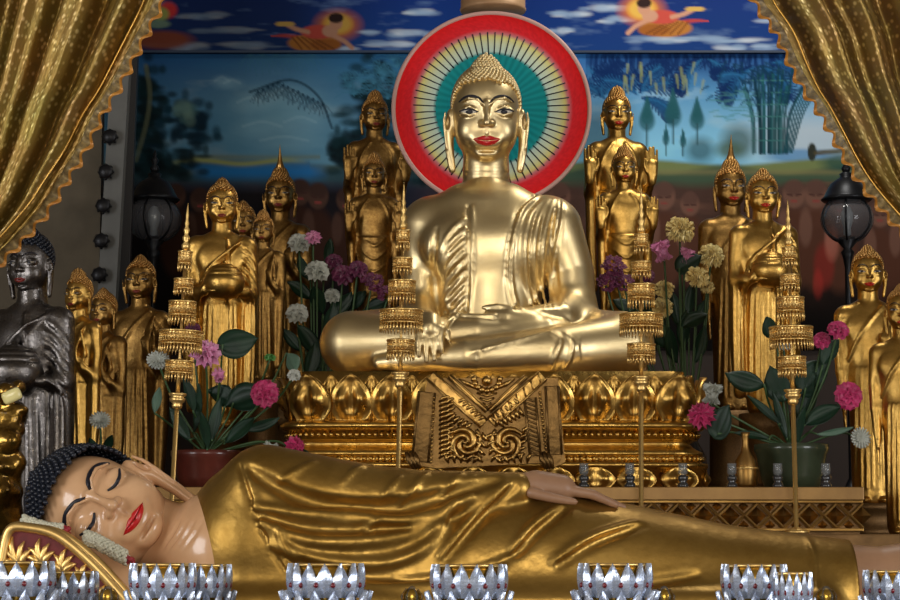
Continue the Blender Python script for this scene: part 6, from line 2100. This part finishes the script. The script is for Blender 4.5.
arrangement('potted_lotus', 'green pot of pink peonies and lotus leaves behind the fourth staff', 'potted flowers', 792, 486, -0.5, TIER_Z,
    [(848, 396, 14, 'peony', 'pink', -0.12, (0.1, -0.95, 0.2)), (838, 331, 11, 'peony', 'pink', -0.1, UPF), (822, 341, 9, 'peony', 'pink', -0.05, (-0.3, -0.8, 0.4)), (860, 438, 11, 'daisy', 'white_petal', -0.15, (0.3, -0.9, 0.1)), (784, 345, 8, 'rose', 'white_petal', 0.05, UPF), (703, 418, 13, 'lotus', 'pink', -0.2, (-0.3, -0.9, 0.3)), (711, 402, 9, 'bud', 'white_petal', -0.2, (0.1, -0.3, 0.9))],
    [(745, 380, 40, 22, -75, 'leaf', -0.1), (776, 382, 34, 26, -20, 'leaf', -0.1), (722, 420, 34, 26, 20, 'leaf', -0.15), (771, 328, 26, 18, -30, 'leaf', 0.0), (815, 375, 44, 34, 40, 'leaf', 0.0), (830, 352, 30, 18, 30, 'leaf', -0.05), (805, 400, 44, 26, 15, 'leaf', 0.0), (822, 415, 40, 18, 60, 'leaf', -0.1), (765, 410, 44, 8, -40, 'leaf', -0.1), (780, 415, 50, 8, -15, 'leaf', -0.1), (752, 435, 34, 8, -75, 'leaf', -0.15), (835, 432, 36, 7, 85, 'leaf_pale', -0.15), (800, 425, 40, 10, 5, 'leaf', -0.1)],
    pot_fn([(r * 1.05, z * 1.18) for r, z in prof], green_pot, 'dark green glazed pot'))
vz = mat('dark glazed vase', (0.02, 0.02, 0.022), 0.2, coat=0.4)
def vase_prof(h, r): return [(0.001, 0), (r * 0.7, 0), (r, h * 0.35), (r * 0.95, h * 0.6), (r * 0.5, h * 0.85), (r * 0.62, h), (r * 0.5, h), (r * 0.4, h * 0.85)]
arrangement('flower_vase', 'dark vase of white roses and magenta blooms left of the seated knee', 'vase of flowers', 316, 440, 0.63, TIER_Z,
    [(317, 273, 13, 'rose', 'white_petal', -0.05, UPF), (297, 315, 12, 'rose', 'white_petal', -0.08, UPF), (299, 245, 12, 'rose', 'white_petal', 0.0, UPF), (313, 241, 8, 'lotus', 'pink_pale', -0.02, UPF), (343, 276, 12, 'peony', 'magenta', 0.0, UPF), (358, 270, 10, 'peony', 'magenta', -0.02, UPF), (334, 262, 9, 'peony', 'magenta', 0.05, UPF), (372, 284, 11, 'cluster', 'magenta', -0.04, UPF), (332, 297, 9, 'rose', 'white_petal', 0.05, UPF), (388, 296, 11, 'cluster', 'magenta', -0.04, UPF)],
    [(330, 320, 34, 16, 20, 'leaf', -0.05), (308, 340, 36, 18, -30, 'leaf', -0.05), (340, 305, 34, 18, 50, 'leaf', 0.05), (318, 300, 32, 16, -20, 'leaf', 0.02), (300, 290, 30, 14, -50, 'leaf', 0.05), (330, 345, 40, 18, 0, 'leaf', 0.0), (355, 300, 30, 16, 60, 'leaf', 0.1), (312, 360, 36, 16, 15, 'leaf', -0.05), (346, 325, 36, 18, 30, 'leaf', 0.1), (304, 268, 26, 12, -30, 'leaf', 0.05), (328, 250, 24, 12, 20, 'leaf', 0.08), (320, 380, 36, 16, -15, 'leaf', -0.02), (376, 305, 26, 14, 70, 'leaf', 0.1), (292, 340, 30, 12, -40, 'leaf', 0.0)],
    pot_fn(vase_prof(0.34, 0.10), vz, 'dark glazed vase'))
arrangement('flower_vase', 'dark vase of cream yellow carnations and magenta clusters right of the throne', 'vase of flowers', 688, 440, 0.61, TIER_Z,
    [(680, 231, 16, 'carnation', 'yellow_petal', -0.05, UPF), (711, 257, 14, 'carnation', 'yellow_petal', 0.0, UPF), (697, 278, 13, 'carnation', 'yellow_petal', -0.06, UPF), (664, 290, 11, 'carnation', 'yellow_petal', 0.05, UPF), (662, 308, 12, 'carnation', 'yellow_petal', 0.05, UPF), (707, 288, 8, 'carnation', 'yellow_petal', -0.02, UPF), (664, 259, 9, 'bud', 'pink_pale', -0.06, (-0.3, -0.3, 0.9)), (684, 262, 7, 'bud', 'pink_pale', -0.04, (0.3, -0.3, 0.9)), (614, 268, 12, 'cluster', 'magenta', 0.0, UPF), (606, 285, 11, 'cluster', 'magenta', 0.0, UPF), (624, 284, 10, 'cluster', 'magenta', 0.0, UPF), (646, 276, 9, 'peony', 'magenta', 0.1, UPF)],
    [(690, 262, 26, 22, 60, 'leaf', -0.06), (694, 320, 28, 16, 60, 'leaf', -0.05), (684, 330, 40, 14, 0, 'leaf', 0.0), (672, 345, 40, 14, -20, 'leaf', 0.0), (700, 345, 40, 14, 20, 'leaf', 0.02), (660, 335, 36, 16, -40, 'leaf', 0.05), (690, 300, 36, 14, 5, 'leaf', 0.08), (640, 300, 30, 16, -60, 'leaf', 0.1), (625, 305, 26, 14, -70, 'leaf', 0.1), (702, 310, 26, 12, 30, 'leaf', 0.05), (676, 310, 36, 14, -8, 'leaf', 0.08), (654, 318, 30, 14, -50, 'leaf', 0.1)],
    pot_fn(vase_prof(0.34, 0.10), vz, 'dark glazed vase'))
arrangement('flower_vase', 'small dark vase with one white flower at the hem of the sideways Buddhas', 'vase of flowers', 100, 520, -0.66, STEP_Z,
    [(100, 421, 11, 'daisy', 'white_petal', 0.0, UPF)], [(108, 445, 26, 9, 25, 'leaf', 0.0), (94, 448, 24, 9, -25, 'leaf', 0.0)],
    pot_fn(vase_prof(0.22, 0.05), vz, 'dark glazed vase'))
# ------------------------------------------------------------------ light
w = bpy.data.worlds.new('world'); SC.world = w
w.use_nodes = True
w.node_tree.nodes['Background'].inputs['Color'].default_value = (0.9, 0.85, 0.8, 1)
w.node_tree.nodes['Background'].inputs['Strength'].default_value = 0.05
def area(name, loc, target, sx, sy, power, color):
    l = bpy.data.lights.new(name, 'AREA'); l.shape = 'RECTANGLE'; l.size = sx; l.size_y = sy; l.energy = power; l.color = color
    o = bpy.data.objects.new(name, l); COL.objects.link(o); o.location = loc
    o.rotation_euler = (Vector(target) - Vector(loc)).to_track_quat('-Z', 'Y').to_euler()
    return o
def spot(name, loc, target, power, deg, blend, rad, color):
    l = bpy.data.lights.new(name, 'SPOT'); l.energy = power; l.spot_size = math.radians(deg); l.spot_blend = blend; l.shadow_soft_size = rad; l.color = color
    o = bpy.data.objects.new(name, l); COL.objects.link(o); o.location = loc
    o.rotation_euler = (Vector(target) - Vector(loc)).to_track_quat('-Z', 'Y').to_euler()
    return o
area('window_light_left', (-6.85, -6.0, 3.0), (-1.0, -5.6, 3.0), 6.5, 3.4, 500, (0.97, 0.98, 1.0))
area('window_light_right', (6.85, -6.0, 3.0), (1.0, -5.6, 3.0), 6.5, 3.4, 500, (0.97, 0.98, 1.0))
area('entrance_light', (0, -14.8, 3.4), (0, 0, 2.9), 5.0, 4.2, 350, (1.0, 0.94, 0.84))
spot('key_spot', (0.6, -6.5, 6.0), (0.2, 0, 3.25), 360, 18, 0.9, 0.9, (1.0, 0.95, 0.86))  # added key light on the seated statue, no fixture in the hall
area('altar_fill', (1.9, 0.3, 5.9), (1.5, 2.0, 3.6), 0.9, 0.5, 36, (1.0, 0.96, 0.88))  # unseen fill added to brighten the right of the painted wall
SC.view_settings.view_transform = 'Standard'
SC.view_settings.look = 'None'
SC.view_settings.gamma = 1.0
SC.view_settings.use_curve_mapping = False
SC.view_settings.exposure = 0.18
